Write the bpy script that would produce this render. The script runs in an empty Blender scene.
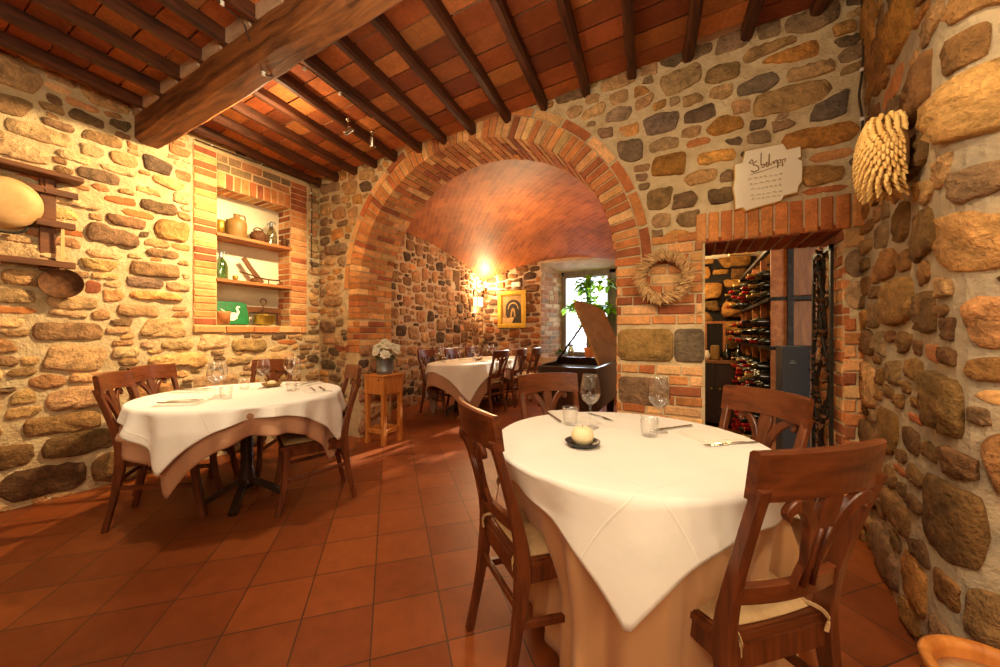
import bpy, bmesh, math, random
import numpy as np
from mathutils import Vector, Matrix
PI = math.pi
scn = bpy.context.scene
COL = scn.collection
def R(d): return math.radians(d)

# ------------------------------------------------------------------ colour
def lin1(c):
    c = c / 255.0
    return c / 12.92 if c <= 0.04045 else ((c + 0.055) / 1.055) ** 2.4
def lin(c): return (lin1(c[0]), lin1(c[1]), lin1(c[2]))
def vary(c, rng, k=.12, h=.04):
    m = 1 + rng.uniform(-k, k)
    return tuple(max(0, min(1, x * m * (1 + rng.uniform(-h, h)))) for x in lin(c))

# ------------------------------------------------------------------ materials
class NT:
    def __init__(s, name):
        s.m = bpy.data.materials.new(name); s.m.use_nodes = True
        s.t = s.m.node_tree; s.n = s.t.nodes; s.l = s.t.links
        s.b = s.n['Principled BSDF']
    def node(s, typ, **kw):
        x = s.n.new(typ)
        for k, v in kw.items():
            if k in x.inputs.keys(): x.inputs[k].default_value = v
            else: setattr(x, k, v)
        return x
    def link(s, a, b): s.l.new(a, b)
def coords(N, scale=(1, 1, 1)):
    tc = N.node('ShaderNodeTexCoord'); mp = N.node('ShaderNodeMapping')
    mp.inputs['Scale'].default_value = scale
    N.link(tc.outputs['Object'], mp.inputs['Vector']); return mp.outputs['Vector']
def noise(N, vec, scale, detail=5, rough=.6):
    n = N.node('ShaderNodeTexNoise'); n.inputs['Scale'].default_value = scale
    n.inputs['Detail'].default_value = detail; n.inputs['Roughness'].default_value = rough
    N.link(vec, n.inputs['Vector']); return n
def ramp(N, fac, stops):
    r = N.node('ShaderNodeValToRGB'); e = r.color_ramp.elements
    while len(e) < len(stops): e.new(.5)
    for x, (p, c) in zip(e, stops): x.position = p; x.color = (*c, 1)
    N.link(fac, r.inputs['Fac']); return r
def mulcol(N, a, b, fac=1, mode='MULTIPLY'):
    m = N.node('ShaderNodeMix', data_type='RGBA', blend_type=mode)
    m.inputs[0].default_value = fac
    N.link(a, m.inputs[6]); N.link(b, m.inputs[7]); return m.outputs[2]
def bump(N, h, strength=.4, dist=.02, prev=None):
    b = N.node('ShaderNodeBump'); b.inputs['Strength'].default_value = strength
    b.inputs['Distance'].default_value = dist; N.link(h, b.inputs['Height'])
    if prev is not None: N.link(prev, b.inputs['Normal'])
    return b.outputs['Normal']
def attr_mat(name, lo, hi, nscale=9, rough=.9, bstr=.5, bdist=.02, fine=60, spec=.3, aniso=(1, 1, 1)):
    """surface whose base tone comes from a colour attribute, mottled by noise"""
    N = NT(name); v = coords(N, aniso)
    at = N.node('ShaderNodeAttribute', attribute_name='Col')
    n1 = noise(N, v, nscale, 6, .65); n2 = noise(N, v, fine, 4, .6)
    r1 = ramp(N, n1.outputs['Fac'], [(.3, (lo,) * 3), (.72, (hi,) * 3)])
    c = mulcol(N, at.outputs['Color'], r1.outputs['Color'])
    r2 = ramp(N, n2.outputs['Fac'], [(.3, (.78,) * 3), (.7, (1.15,) * 3)])
    c = mulcol(N, c, r2.outputs['Color'])
    N.link(c, N.b.inputs['Base Color']); N.b.inputs['Roughness'].default_value = rough
    N.b.inputs['Specular IOR Level'].default_value = spec
    nb = bump(N, n1.outputs['Fac'], bstr, bdist); nb = bump(N, n2.outputs['Fac'], bstr * .6, bdist * .35, nb)
    N.link(nb, N.b.inputs['Normal']); return N.m
def mottled(name, c0, c1, scale=6, rough=.9, bstr=.4, bdist=.01, aniso=(1, 1, 1), spec=.3, fine=5, metal=0):
    N = NT(name); v = coords(N, aniso)
    n1 = noise(N, v, scale, 7, .65); n2 = noise(N, v, scale * fine, 4, .6)
    r = ramp(N, n1.outputs['Fac'], [(.3, lin(c0)), (.7, lin(c1))])
    N.link(r.outputs['Color'], N.b.inputs['Base Color'])
    N.b.inputs['Roughness'].default_value = rough; N.b.inputs['Specular IOR Level'].default_value = spec
    N.b.inputs['Metallic'].default_value = metal
    nb = bump(N, n1.outputs['Fac'], bstr, bdist); nb = bump(N, n2.outputs['Fac'], bstr, bdist * .4, nb)
    N.link(nb, N.b.inputs['Normal']); return N.m
def plain(name, c, rough=.5, metal=0, spec=.5, emit=None, estr=0):
    N = NT(name); N.b.inputs['Base Color'].default_value = (*lin(c), 1)
    N.b.inputs['Roughness'].default_value = rough; N.b.inputs['Metallic'].default_value = metal
    N.b.inputs['Specular IOR Level'].default_value = spec
    if emit:
        N.b.inputs['Emission Color'].default_value = (*lin(emit), 1); N.b.inputs['Emission Strength'].default_value = estr
    return N.m
def wood(name, c0, c1, grain=(6, 6, .7), scale=5, rough=.4, spec=.4, bstr=.15):
    N = NT(name); v = coords(N, grain)
    n1 = noise(N, v, scale, 8, .6); n1.inputs['Distortion'].default_value = .6
    r = ramp(N, n1.outputs['Fac'], [(.32, lin(c0)), (.68, lin(c1))])
    N.link(r.outputs['Color'], N.b.inputs['Base Color'])
    N.b.inputs['Roughness'].default_value = rough; N.b.inputs['Specular IOR Level'].default_value = spec
    N.link(bump(N, n1.outputs['Fac'], bstr, .004), N.b.inputs['Normal']); return N.m
def thin_glass(name, tint=(255, 255, 255), lo=.06, hi=.75, rough=.02):
    N = NT(name); N.n.remove(N.b)
    out = N.n['Material Output']
    tr = N.node('ShaderNodeBsdfTransparent'); tr.inputs[0].default_value = (*lin(tint), 1)
    gl = N.node('ShaderNodeBsdfGlossy'); gl.inputs['Roughness'].default_value = rough
    lw = N.node('ShaderNodeLayerWeight'); lw.inputs['Blend'].default_value = .35
    mr = N.node('ShaderNodeMapRange'); mr.inputs['To Min'].default_value = lo; mr.inputs['To Max'].default_value = hi
    N.link(lw.outputs['Facing'], mr.inputs['Value'])
    mx = N.node('ShaderNodeMixShader'); N.link(mr.outputs['Result'], mx.inputs['Fac'])
    N.link(tr.outputs[0], mx.inputs[1]); N.link(gl.outputs[0], mx.inputs[2])
    N.link(mx.outputs[0], out.inputs['Surface']); return N.m
def cloth_mat(name, c, crease=False, rough=.85):
    N = NT(name); v = coords(N)
    n = noise(N, v, 5, 3, .5); w = noise(N, v, 380, 2, .5)
    r = ramp(N, n.outputs['Fac'], [(.3, tuple(x * .95 for x in lin(c))), (.7, lin(c))])
    N.link(r.outputs['Color'], N.b.inputs['Base Color'])
    N.b.inputs['Roughness'].default_value = rough; N.b.inputs['Specular IOR Level'].default_value = .15
    N.b.inputs['Sheen Weight'].default_value = .15
    nb = bump(N, w.outputs['Fac'], .12, .002); nb = bump(N, n.outputs['Fac'], .25, .02, nb)
    if crease:   # ironed fold lines crossing the cloth
        at = N.node('ShaderNodeAttribute', attribute_name='Col'); sp = N.node('ShaderNodeSeparateXYZ'); N.link(at.outputs['Vector'], sp.inputs[0])
        prev = None
        for ax in (0, 1):
            a = N.node('ShaderNodeMath', operation='PINGPONG'); a.inputs[1].default_value = .17
            N.link(sp.outputs[ax], a.inputs[0])
            q = N.node('ShaderNodeMapRange'); q.inputs['From Max'].default_value = .005
            q.inputs['To Min'].default_value = 1; q.inputs['To Max'].default_value = 0
            N.link(a.outputs[0], q.inputs['Value'])
            nb = bump(N, q.outputs['Result'], .3, .004, nb)
    N.link(nb, N.b.inputs['Normal']); return N.m

M = {}
M['stone'] = attr_mat('rubble_stone', .5, 1.4, 13, .95, 1.0, .04, 62)
M['brick'] = attr_mat('fired_brick', .72, 1.3, 12, .9, .45, .012, 70)
M['mortar'] = mottled('lime_mortar', (188, 160, 118), (224, 200, 158), 9, .95, .9, .03)
M['mortar_warm'] = mottled('warm_lime_mortar', (176, 138, 92), (206, 168, 118), 4, .95, .7, .03)
M['mortar_grey'] = mottled('grey_lime_mortar', (150, 136, 116), (192, 168, 132), 6, .95, .8, .03)
M['mortar_pink'] = mottled('pinkish_mortar', (176, 146, 118), (206, 176, 146), 6, .95, .6, .02)
M['mortar_brick'] = mottled('brick_joint_mortar', (206, 160, 110), (226, 184, 136), 8, .95, .5, .01)
M['plaster'] = mottled('cream_plaster', (226, 212, 176), (238, 226, 194), 4, .95, .15, .005)
M['vault'] = mottled('vault_brickwork', (150, 72, 40), (196, 104, 62), 3, .85, .35, .02, (1.6, 1, 1))
M['dark'] = plain('matt_near_black', (30, 22, 16), .95)  # near-black brown for cellar wall joints, wick, soundboard and frame panel
M['tile'] = attr_mat('ceiling_terracotta', .75, 1.2, 6, .8, .25, .008, 40)
M['joint'] = mottled('pale_joint', (196, 150, 110), (214, 172, 130), 12, .95, .3, .005)
M['joist'] = wood('old_joist_wood', (52, 28, 16), (100, 54, 30), (7, .6, 7), 4, .6, .3, .5)
M['beam'] = wood('rough_beam_wood', (74, 42, 22), (158, 98, 52), (.8, 6, 6), 3.2, .62, .35, .8)
M['chairwood'] = wood('walnut_chair_wood', (72, 34, 17), (120, 62, 31), (9, 9, .9), 4, .33, .5, .08)
M['chairwood_h'] = wood('walnut_rail_wood', (74, 35, 17), (122, 63, 31), (.9, 9, 9), 4, .3, .5, .06)
M['cushion'] = mottled('tan_cushion_cloth', (176, 140, 96), (206, 172, 126), 14, .9, .3, .01)
M['white_cloth'] = cloth_mat('white_cotton', (244, 238, 226), True)
M['tan_cloth'] = cloth_mat('tan_cotton', (206, 158, 112))
M['tan_cloth_b'] = cloth_mat('dusty_rose_cotton', (190, 142, 108))
M['napkin'] = cloth_mat('napkin_linen', (240, 232, 216))
M['table_dark'] = wood('dark_table_wood', (34, 20, 12), (58, 34, 20), (5, 5, 5), 3, .45)
M['pine'] = wood('honey_pine', (172, 98, 38), (216, 142, 70), (7, 7, .8), 3, .5, .3)
M['shelfwood'] = wood('shelf_board', (140, 78, 34), (186, 116, 58), (6, .7, 6), 4, .6)
M['rackwood'] = wood('rack_board', (104, 62, 30), (146, 94, 50), (6, 6, 1), 4, .55)
M['darkrack'] = wood('dark_old_rack_wood', (82, 46, 20), (126, 74, 36), (6, 1, 6), 4, .6)
M['piano'] = wood('piano_veneer', (34, 18, 11), (56, 30, 18), (3, 3, 1), 3, .22, .6, .03)
M['piano_lid'] = wood('piano_lid_veneer', (140, 98, 52), (184, 136, 78), (3, 1, 3), 2.5, .25, .6, .03)
M['steel'] = plain('polished_steel', (190, 180, 165), .22, 1)
M['iron'] = mottled('dark_iron', (38, 34, 30), (66, 58, 48), 30, .55, .3, .003, metal=.6)
M['rust'] = mottled('rusty_iron', (70, 42, 26), (124, 80, 46), 30, .7, .4, .004, metal=.3)
M['zinc'] = mottled('galvanised_zinc', (118, 124, 130), (158, 162, 164), 14, .45, .1, .002, metal=.7)
M['copper'] = mottled('old_copper', (206, 160, 104), (230, 190, 136), 9, .6, .2, .004, metal=.15)
M['brass'] = mottled('old_brass', (150, 118, 44), (196, 160, 70), 14, .4, .2, .003, metal=.75)
M['glass'] = thin_glass('drinking_glass', lo=.03, hi=.42)
M['pane'] = thin_glass('window_glass', lo=.02, hi=.4)
M['green_glass'] = thin_glass('green_bottle_glass', (150, 190, 150), .25, .8, .08)
M['clear_bottle'] = thin_glass('clear_bottle_glass', (215, 212, 190), .25, .8, .08)
M['wine_glass_body'] = plain('dark_bottle_glass', (22, 24, 16), .12, 0, .8)
M['cap_red'] = plain('red_foil', (176, 34, 26), .35, .2)
M['cap_dark'] = plain('dark_foil', (38, 26, 24), .35, .2)
M['cap_gold'] = plain('gold_foil', (206, 168, 92), .35, .4)
M['wax'] = plain('cream_wax', (240, 222, 176), .5)
M['saucer'] = plain('black_glazed_clay', (36, 34, 36), .3)
M['terracotta'] = mottled('terracotta_clay', (186, 110, 60), (210, 136, 84), 9, .85, .2, .003)
M['stoneware'] = mottled('brown_stoneware', (112, 82, 40), (160, 122, 66), 8, .5, .15, .004)
M['leaf'] = mottled('fresh_leaf', (78, 150, 24), (146, 206, 50), 9, .45, .1, .002)
def leafy(name, c):
    N = NT(name); out = N.n['Material Output']; v = coords(N); n = noise(N, v, 9, 4, .5)
    r = ramp(N, n.outputs['Fac'], [(.3, tuple(x * .7 for x in lin(c))), (.7, lin(c))]); N.link(r.outputs['Color'], N.b.inputs['Base Color']); N.b.inputs['Roughness'].default_value = .4
    t = N.node('ShaderNodeBsdfTranslucent'); N.link(r.outputs['Color'], t.inputs['Color'])
    m = N.node('ShaderNodeMixShader'); m.inputs['Fac'].default_value = .5; N.link(N.b.outputs[0], m.inputs[1]); N.link(t.outputs[0], m.inputs[2]); N.link(m.outputs[0], out.inputs['Surface']); return N.m
M['leaf'] = leafy('fresh_leaf', (150, 200, 40))
M['leaf_dark'] = mottled('dark_leaf', (44, 84, 24), (74, 116, 36), 9, .5, .1, .002)
M['petal'] = plain('white_petal', (246, 242, 226), .7)
M['straw'] = mottled('dried_straw', (180, 134, 84), (222, 184, 130), 22, .9, .3, .004)
M['husk'] = mottled('dried_husk', (206, 158, 84), (240, 204, 132), 20, .75, .3, .004)
M['gold'] = mottled('gilt_frame', (206, 156, 50), (238, 196, 90), 18, .4, .2, .004, metal=.5)
M['ceramic'] = plain('glazed_ceramic', (240, 226, 198), .25)
M['ink'] = plain('brown_glaze_writing', (150, 112, 62), .4)
M['ink_faint'] = plain('faint_glaze_writing', (206, 186, 148), .4)
M['cream_edge'] = plain('ochre_glaze_edge', (206, 160, 70), .35)
M['cable'] = plain('braided_cable', (64, 44, 28), .8)
M['porcelain'] = plain('white_porcelain', (240, 232, 220), .2)
M['grey_box'] = plain('grey_lacquered_metal', (74, 78, 86), .4, .2)
M['window_wood'] = wood('grey_window_wood', (92, 80, 70), (126, 112, 98), (6, 6, .8), 4, .5)
M['outside'] = plain('bright_outside_render', (244, 246, 250), .9)
M['lampshade'] = plain('lit_lampshade', (255, 226, 170), .7, emit=(255, 214, 140), estr=2.6)
M['bulb'] = plain('lit_bulb', (255, 236, 190), .5, emit=(255, 206, 120), estr=60)
M['white_plastic'] = plain('white_plastic', (232, 226, 214), .5)
M['bottle_straw'] = mottled('worn_leather', (88, 52, 30), (128, 82, 48), 20, .7, .3, .003)

# ------------------------------------------------------------------ mesh builder
class MB:
    def __init__(s): s.v = []; s.f = []; s.mi = []; s.c = []; s.sm = []; s.col = (1, 1, 1); s.mat = 0; s.smooth = False
    def vert(s, p): s.v.append(tuple(p)); s.c.append(s.col); return len(s.v) - 1
    def verts(s, ps): return [s.vert(p) for p in ps]
    def face(s, idx): s.f.append(tuple(idx)); s.mi.append(s.mat); s.sm.append(s.smooth)
    def quad(s, a, b, c, d): s.face(s.verts((a, b, c, d)))
    def box(s, x0, x1, y0, y1, z0, z1, ch=0):
        if ch > 0: return s.cbox(x0, x1, y0, y1, z0, z1, ch)
        i = s.verts([(x, y, z) for z in (z0, z1) for y in (y0, y1) for x in (x0, x1)])
        for q in ((0, 2, 3, 1), (4, 5, 7, 6), (0, 1, 5, 4), (2, 6, 7, 3), (0, 4, 6, 2), (1, 3, 7, 5)): s.face([i[k] for k in q])
    def cbox(s, x0, x1, y0, y1, z0, z1, c):
        bm = bmesh.new(); bmesh.ops.create_cube(bm, size=1)
        for v in bm.verts: v.co = Vector(((x0 + x1) / 2 + v.co.x * (x1 - x0), (y0 + y1) / 2 + v.co.y * (y1 - y0), (z0 + z1) / 2 + v.co.z * (z1 - z0)))
        c = min(c, .45 * min(x1 - x0, y1 - y0, z1 - z0))
        bmesh.ops.bevel(bm, geom=bm.edges[:], offset=c, segments=2, affect='EDGES', profile=.6)
        s.add_bm(bm)
    def add_bm(s, bm, mtx=None):
        bm.verts.ensure_lookup_table(); base = len(s.v)
        for v in bm.verts: s.vert(mtx @ v.co if mtx else v.co)
        for f in bm.faces: s.face([base + v.index for v in f.verts])
        bm.free()
    def lathe(s, prof, n=24, o=(0, 0, 0), smooth=True, cap0=True, cap1=True, axis=None):
        """prof: (radius, height) pairs from bottom to top"""
        q = axis.to_track_quat('Z', 'Y') if axis is not None else None
        o = Vector(o); rings = []; sm = s.smooth; s.smooth = smooth
        for r, z in prof:
            ring = []
            for k in range(n):
                a = 2 * PI * k / n; p = Vector((r * math.cos(a), r * math.sin(a), z))
                if q: p = q @ p
                ring.append(s.vert(o + p))
            rings.append(ring)
        for a, b in zip(rings, rings[1:]):
            for k in range(n): s.face((a[k], a[(k + 1) % n], b[(k + 1) % n], b[k]))
        s.smooth = False if not smooth else True
        if cap0 and prof[0][0] > 1e-5: s.face(rings[0][::-1])
        if cap1 and prof[-1][0] > 1e-5: s.face(rings[-1])
        s.smooth = sm
    def tube(s, pts, r, n=8, closed=False, smooth=True, cap=True):
        """round tube; r number or list"""
        pts = [Vector(p) for p in pts]; m = len(pts); sm = s.smooth; s.smooth = smooth
        rr = r if isinstance(r, (list, tuple)) else [r] * m
        rings = []; up = None
        for k in range(m):
            if closed: t = pts[(k + 1) % m] - pts[k - 1]
            else: t = pts[min(k + 1, m - 1)] - pts[max(k - 1, 0)]
            t.normalize()
            if up is None:
                up = Vector((0, 0, 1)) if abs(t.z) < .9 else Vector((1, 0, 0))
            x = up.cross(t); x.normalize(); y = t.cross(x); y.normalize(); up = y
            rings.append([s.vert(pts[k] + (x * math.cos(2 * PI * j / n) + y * math.sin(2 * PI * j / n)) * rr[k]) for j in range(n)])
        prs = list(zip(rings, rings[1:])) + ([(rings[-1], rings[0])] if closed else [])
        for a, b in prs:
            for j in range(n): s.face((a[j], a[(j + 1) % n], b[(j + 1) % n], b[j]))
        if cap and not closed: s.face(rings[0][::-1]); s.face(rings[-1])
        s.smooth = sm
    def ribbon(s, pts, widths, thick, side, bev=.2):
        """bar swept along pts: width measured along 'side', thickness across, corners eased"""
        pts = [Vector(p) for p in pts]; side = Vector(side).normalized(); m = len(pts)
        w = widths if isinstance(widths, (list, tuple)) else [widths] * m
        th = thick if isinstance(thick, (list, tuple)) else [thick] * m
        rings = []; sm = s.smooth; s.smooth = False
        for k in range(m):
            t = (pts[min(k + 1, m - 1)] - pts[max(k - 1, 0)]).normalized()
            nrm = t.cross(side).normalized(); sd = nrm.cross(t).normalized()
            a, b = w[k] / 2, th[k] / 2; e = min(a, b) * bev
            loc = [(a - e, b), (a, b - e), (a, -b + e), (a - e, -b), (-a + e, -b), (-a, -b + e), (-a, b - e), (-a + e, b)]
            rings.append([s.vert(pts[k] + sd * x + nrm * y) for x, y in loc])
        for a, b in zip(rings, rings[1:]):
            for j in range(8): s.face((a[j], a[(j + 1) % 8], b[(j + 1) % 8], b[j]))
        s.face(rings[0][::-1]); s.face(rings[-1]); s.smooth = sm
    def build(s, name, mats, parent=None, autosmooth=None, loc=None):
        me = bpy.data.meshes.new(name); me.from_pydata(s.v, [], s.f)
        if not isinstance(mats, (list, tuple)): mats = [mats]
        for m in mats: me.materials.append(m)
        me.polygons.foreach_set('material_index', s.mi)
        me.polygons.foreach_set('use_smooth', s.sm)
        ca = me.color_attributes.new('Col', 'FLOAT_COLOR', 'POINT')
        ca.data.foreach_set('color', np.array([(*c, 1) for c in s.c], dtype=np.float32).ravel())
        me.update()
        bm = bmesh.new(); bm.from_mesh(me); bmesh.ops.recalc_face_normals(bm, faces=bm.faces[:]); bm.to_mesh(me); bm.free()
        if autosmooth:
            try: me.shade_smooth()
            except Exception: me.polygons.foreach_set('use_smooth', [True] * len(me.polygons))
            try: me.set_sharp_from_angle(angle=R(autosmooth))
            except Exception: pass
        o = bpy.data.objects.new(name, me); COL.objects.link(o)
        if parent: o.parent = parent
        if loc: o.location = loc
        return o
def tag(o, label=None, cat=None, group=None, kind=None):
    if label: o['label'] = label
    if cat: o['category'] = cat
    if group: o['group'] = group
    if kind: o['kind'] = kind
    return o
def empty(name, loc=(0, 0, 0), rz=0, label=None, cat=None, group=None):
    o = bpy.data.objects.new(name, None); COL.objects.link(o); o.location = loc; o.rotation_euler = (0, 0, rz)
    o.empty_display_size = .1
    return tag(o, label, cat, group)
def dup(root, loc=None, rz=None, label=None, group=None):
    def cp(o, par):
        c = o.copy(); COL.objects.link(c)
        if par: c.parent = par
        for ch in [x for x in COL.objects if x.parent == o]: cp(ch, c)
        return c
    r = cp(root, None)
    if loc is not None: r.location = loc
    if rz is not None: r.rotation_euler = (0, 0, rz)
    if label: r['label'] = label
    if group: r['group'] = group
    return r
def struct(o, label=None, cat=None):
    return tag(o, label, cat, kind='structure')
def smooth_pts(pts, k=6):
    """Catmull-Rom through points"""
    P = [Vector(p) for p in pts]; out = []
    for i in range(len(P) - 1):
        p0, p1, p2, p3 = P[max(i - 1, 0)], P[i], P[i + 1], P[min(i + 2, len(P) - 1)]
        for j in range(k):
            t = j / k
            out.append(.5 * ((2 * p1) + (p2 - p0) * t + (2 * p0 - 5 * p1 + 4 * p2 - p3) * t * t + (3 * p1 - p0 - 3 * p2 + p3) * t ** 3))
    out.append(P[-1]); return out

# ------------------------------------------------------------------ rubble masonry
def layout(W, H, ok, sizes, rng, fixed=(), gap=.018, res=.0125, grow=1.8, tries=2):
    """pack irregular stones into [0,W]x[0,H]; ok(s,z)->bool array says where stone may lie"""
    nx, nz = int(W / res), int(H / res)
    S, Z = np.meshgrid((np.arange(nx) + .5) * res, (np.arange(nz) + .5) * res)
    free = ok(S, Z); occ = ~free
    stones = []
    def put(cx, cz, w, h, force=False):
        x0, x1 = int((cx - w / 2) / res), int((cx + w / 2) / res) + 1
        z0, z1 = int((cz - h / 2) / res), int((cz + h / 2) / res) + 1
        if not force and (x0 < 0 or z0 < 0 or x1 > nx or z1 > nz): return False
        x0, z0 = max(x0, 0), max(z0, 0)
        sub = occ[z0:z1, x0:x1]
        if not force and sub.any(): return False
        occ[z0:z1, x0:x1] = True; return True
    for (cx, cz, w, h, c) in fixed:
        if put(cx, cz, w, h, True): stones.append((cx, cz, w, h, c))
    area = W * H
    for (w, h, dens) in sizes:
        for _ in range(int(dens * area * tries)):
            ww = w * rng.uniform(.75, 1.3); hh = h * rng.uniform(.75, 1.25)
            cx, cz = rng.uniform(ww / 2, W - ww / 2), rng.uniform(hh / 2, H - hh / 2)
            if put(cx, cz, ww, hh): stones.append((cx, cz, ww, hh, None))
    best = np.full(S.shape, 1e9, dtype=np.float32); lab = np.full(S.shape, -1, dtype=np.int32)
    for i, (cx, cz, w, h, c) in enumerate(stones):
        mw, mh = w * 1.3, h * 1.3 + .06
        x0, x1 = max(0, int((cx - mw) / res)), min(nx, int((cx + mw) / res) + 1)
        z0, z1 = max(0, int((cz - mh) / res)), min(nz, int((cz + mh) / res) + 1)
        dx = np.maximum(np.abs(S[z0:z1, x0:x1] - cx) - w * .38, 0); dz = np.maximum(np.abs(Z[z0:z1, x0:x1] - cz) - h * .38, 0)
        d = np.hypot(dx, dz)
        b = best[z0:z1, x0:x1]; l = lab[z0:z1, x0:x1]; m = d < b
        b[m] = d[m]; l[m] = i
    lab[~free] = -2
    out = []; K = 18
    for i, (cx, cz, w, h, c) in enumerate(stones):
        rad = []
        for k in range(K):
            a = 2 * PI * k / K; ca, sa = math.cos(a), math.sin(a)
            r0 = 1 / ((abs(ca) / (w / 2)) ** 4.5 + (abs(sa) / (h / 2)) ** 4.5) ** (1 / 4.5)
            r = .01; rmax = r0 * (1.14 if c is not None else grow) + .012
            while r < rmax:
                xi, zi = int((cx + ca * r) / res), int((cz + sa * r) / res)
                if xi < 0 or zi < 0 or xi >= nx or zi >= nz or lab[zi, xi] != i: break
                r += res * .6
            r = min(r, rmax)
            rad.append(max(.012, r - gap * rng.uniform(.25, .75)))
        j = [x * rng.uniform(.95, 1.05) for x in rad]
        rad = [min(rad[k] * 1.04, .15 * j[k - 1] + .7 * j[k] + .15 * j[(k + 1) % K]) for k in range(K)]
        # straight-sided outline: a few corners joined by chords, arrises only just rounded
        ba = math.atan2(h, w); cor = {int(round(K * (t + rng.uniform(-.16, .16)) / (2 * PI))) % K for t in (ba, PI - ba, PI + ba, 2 * PI - ba)}
        for t in (0, PI / 2, PI, 1.5 * PI, ba * .5, PI - ba * .5):
            if rng.random() < .42: cor.add(int(round(K * (t + rng.uniform(-.3, .3)) / (2 * PI))) % K)
        cor = sorted(cor)
        P = [(math.cos(2 * PI * k / K) * rad[k] * 1.03, math.sin(2 * PI * k / K) * rad[k] * 1.03) for k in cor]
        if len(P) < 4 or c == 'brick' : P = [(math.cos(2 * PI * k / K) * rad[k], math.sin(2 * PI * k / K) * rad[k]) for k in range(0, K, 1)]
        pts = []; per = sum(math.hypot(P[k][0] - P[k - 1][0], P[k][1] - P[k - 1][1]) for k in range(len(P)))
        for k in range(len(P)):
            a, b = P[k], P[(k + 1) % len(P)]; L = math.hypot(b[0] - a[0], b[1] - a[1]); ns = max(2, int(round(22 * L / per)))
            z_, b_ = P[k - 1], b
            pts.append((a[0] * .90 + (z_[0] + b_[0]) * .05, a[1] * .90 + (z_[1] + b_[1]) * .05))
            for s_ in range(1, ns):
                t_ = s_ / ns; wob = rng.uniform(-.03, .03) * L
                pts.append((a[0] + (b[0] - a[0]) * t_ - (b[1] - a[1]) / max(L, 1e-4) * wob, a[1] + (b[1] - a[1]) * t_ + (b[0] - a[0]) / max(L, 1e-4) * wob))
        out.append((cx, cz, pts, c, w * h))
    return out
def pick(pal, rng):
    t = rng.random() * sum(p[1] for p in pal)
    for c, w in pal:
        t -= w
        if t <= 0: return c
    return pal[-1][0]
BRICKS = [(196, 124, 70), (206, 140, 82), (180, 106, 60), (216, 156, 98), (158, 90, 56), (224, 172, 116), (200, 130, 76)]
NICHE_BR = [(222, 156, 96), (210, 140, 82), (182, 104, 62), (230, 174, 116), (214, 148, 90), (160, 88, 56)]
def set_stones(mb, lay, place, pal, rng, relief=(.006, .015), bigk=1.0, brick_mat=2, stone_mat=1):
    for (cx, cz, pts, c, area) in lay:
        isb = c == 'brick'
        if c is None:
            asp = max(p[0] for p in pts) / max(.001, max(p[1] for p in pts))
            if asp > 2.6 and rng.random() < .3: isb = True
        base = rng.choice(BRICKS) if isb else (tuple(min(255, x * 1.22 + 6) for x in c) if isinstance(c, tuple) else pick(pal, rng))
        mb.mat = brick_mat if isb else stone_mat
        mb.smooth = True; col = vary((base[0] * 1.05, base[1] * .98, base[2] * .92) if not isb else base, rng, .18, .05)
        col = tuple(min(1, x) for x in col)
        b = rng.uniform(*relief) * (1 + bigk * min(1, area / .06)) if not isb else relief[0] * .8
        tilt = rng.uniform(-.06, .06), rng.uniform(-.12, .12)
        n = len(pts); ang = rng.uniform(0, 6)
        rings = []
        for sc, hh in ((1.0, -.012), (.975, b * .5), (.92, b * .9), (.5, b * 1.0)):
            ring = []
            for k, (x, z) in enumerate(pts):
                mb.col = tuple(q * (.95 if sc > .99 else 1) for q in col)
                w = b * rng.uniform(-.3, .3) if .4 < sc < .96 else 0
                hx = hh + (w + tilt[0] * x + tilt[1] * z * .6 if hh > 0 else 0)
                ring.append(mb.vert(place(cx + x * sc, cz + z * sc, max(hx, -.012))))
            rings.append(ring)
        mb.col = col; ctr = mb.vert(place(cx, cz, b * rng.uniform(.9, 1.2)))
        for a, d in zip(rings, rings[1:]):
            for k in range(n): mb.face((a[k], a[(k + 1) % n], d[(k + 1) % n], d[k]))
        for k in range(n): mb.face((rings[-1][k], rings[-1][(k + 1) % n], ctr))
    mb.smooth = False
def panel(mb, place, s0, s1, z0, z1, holes=()):
    """flat mortar bed with rectangular openings"""
    ss = sorted({s0, s1, *[x for h in holes for x in h[:2]]}); zz = sorted({z0, z1, *[x for h in holes for x in h[2:]]})
    for a, b in zip(ss, ss[1:]):
        for c, d in zip(zz, zz[1:]):
            m, n = (a + b) / 2, (c + d) / 2
            if any(h[0] < m < h[1] and h[2] < n < h[3] for h in holes): continue
            mb.quad(place(a, c, 0), place(b, c, 0), place(b, d, 0), place(a, d, 0))
def brick(mb, place, s0, s1, z0, z1, out, rng, back=-.03, pal=BRICKS, k=.12):
    """one brick face on a surface, its arrises worn round"""
    mb.col = vary(rng.choice(pal), rng, k, .04)
    e = .006; j = lambda: rng.uniform(-.003, .003)
    a = [(s0 + j(), z0 + j()), (s1 + j(), z0 + j()), (s1 + j(), z1 + j()), (s0 + j(), z1 + j())]
    cx, cz = (s0 + s1) / 2, (z0 + z1) / 2
    o = out + rng.uniform(-.003, .004)
    r0 = mb.verts([place(x, z, back) for x, z in a]); r1 = mb.verts([place(x, z, o - e) for x, z in a])
    r2 = mb.verts([place(x + (e if x < cx else -e), z + (e if z < cz else -e), o) for x, z in a])
    for p, q in ((r0, r1), (r1, r2)):
        for i in range(4): mb.face((p[i], p[(i + 1) % 4], q[(i + 1) % 4], q[i]))
    mb.face(r2)
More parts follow.
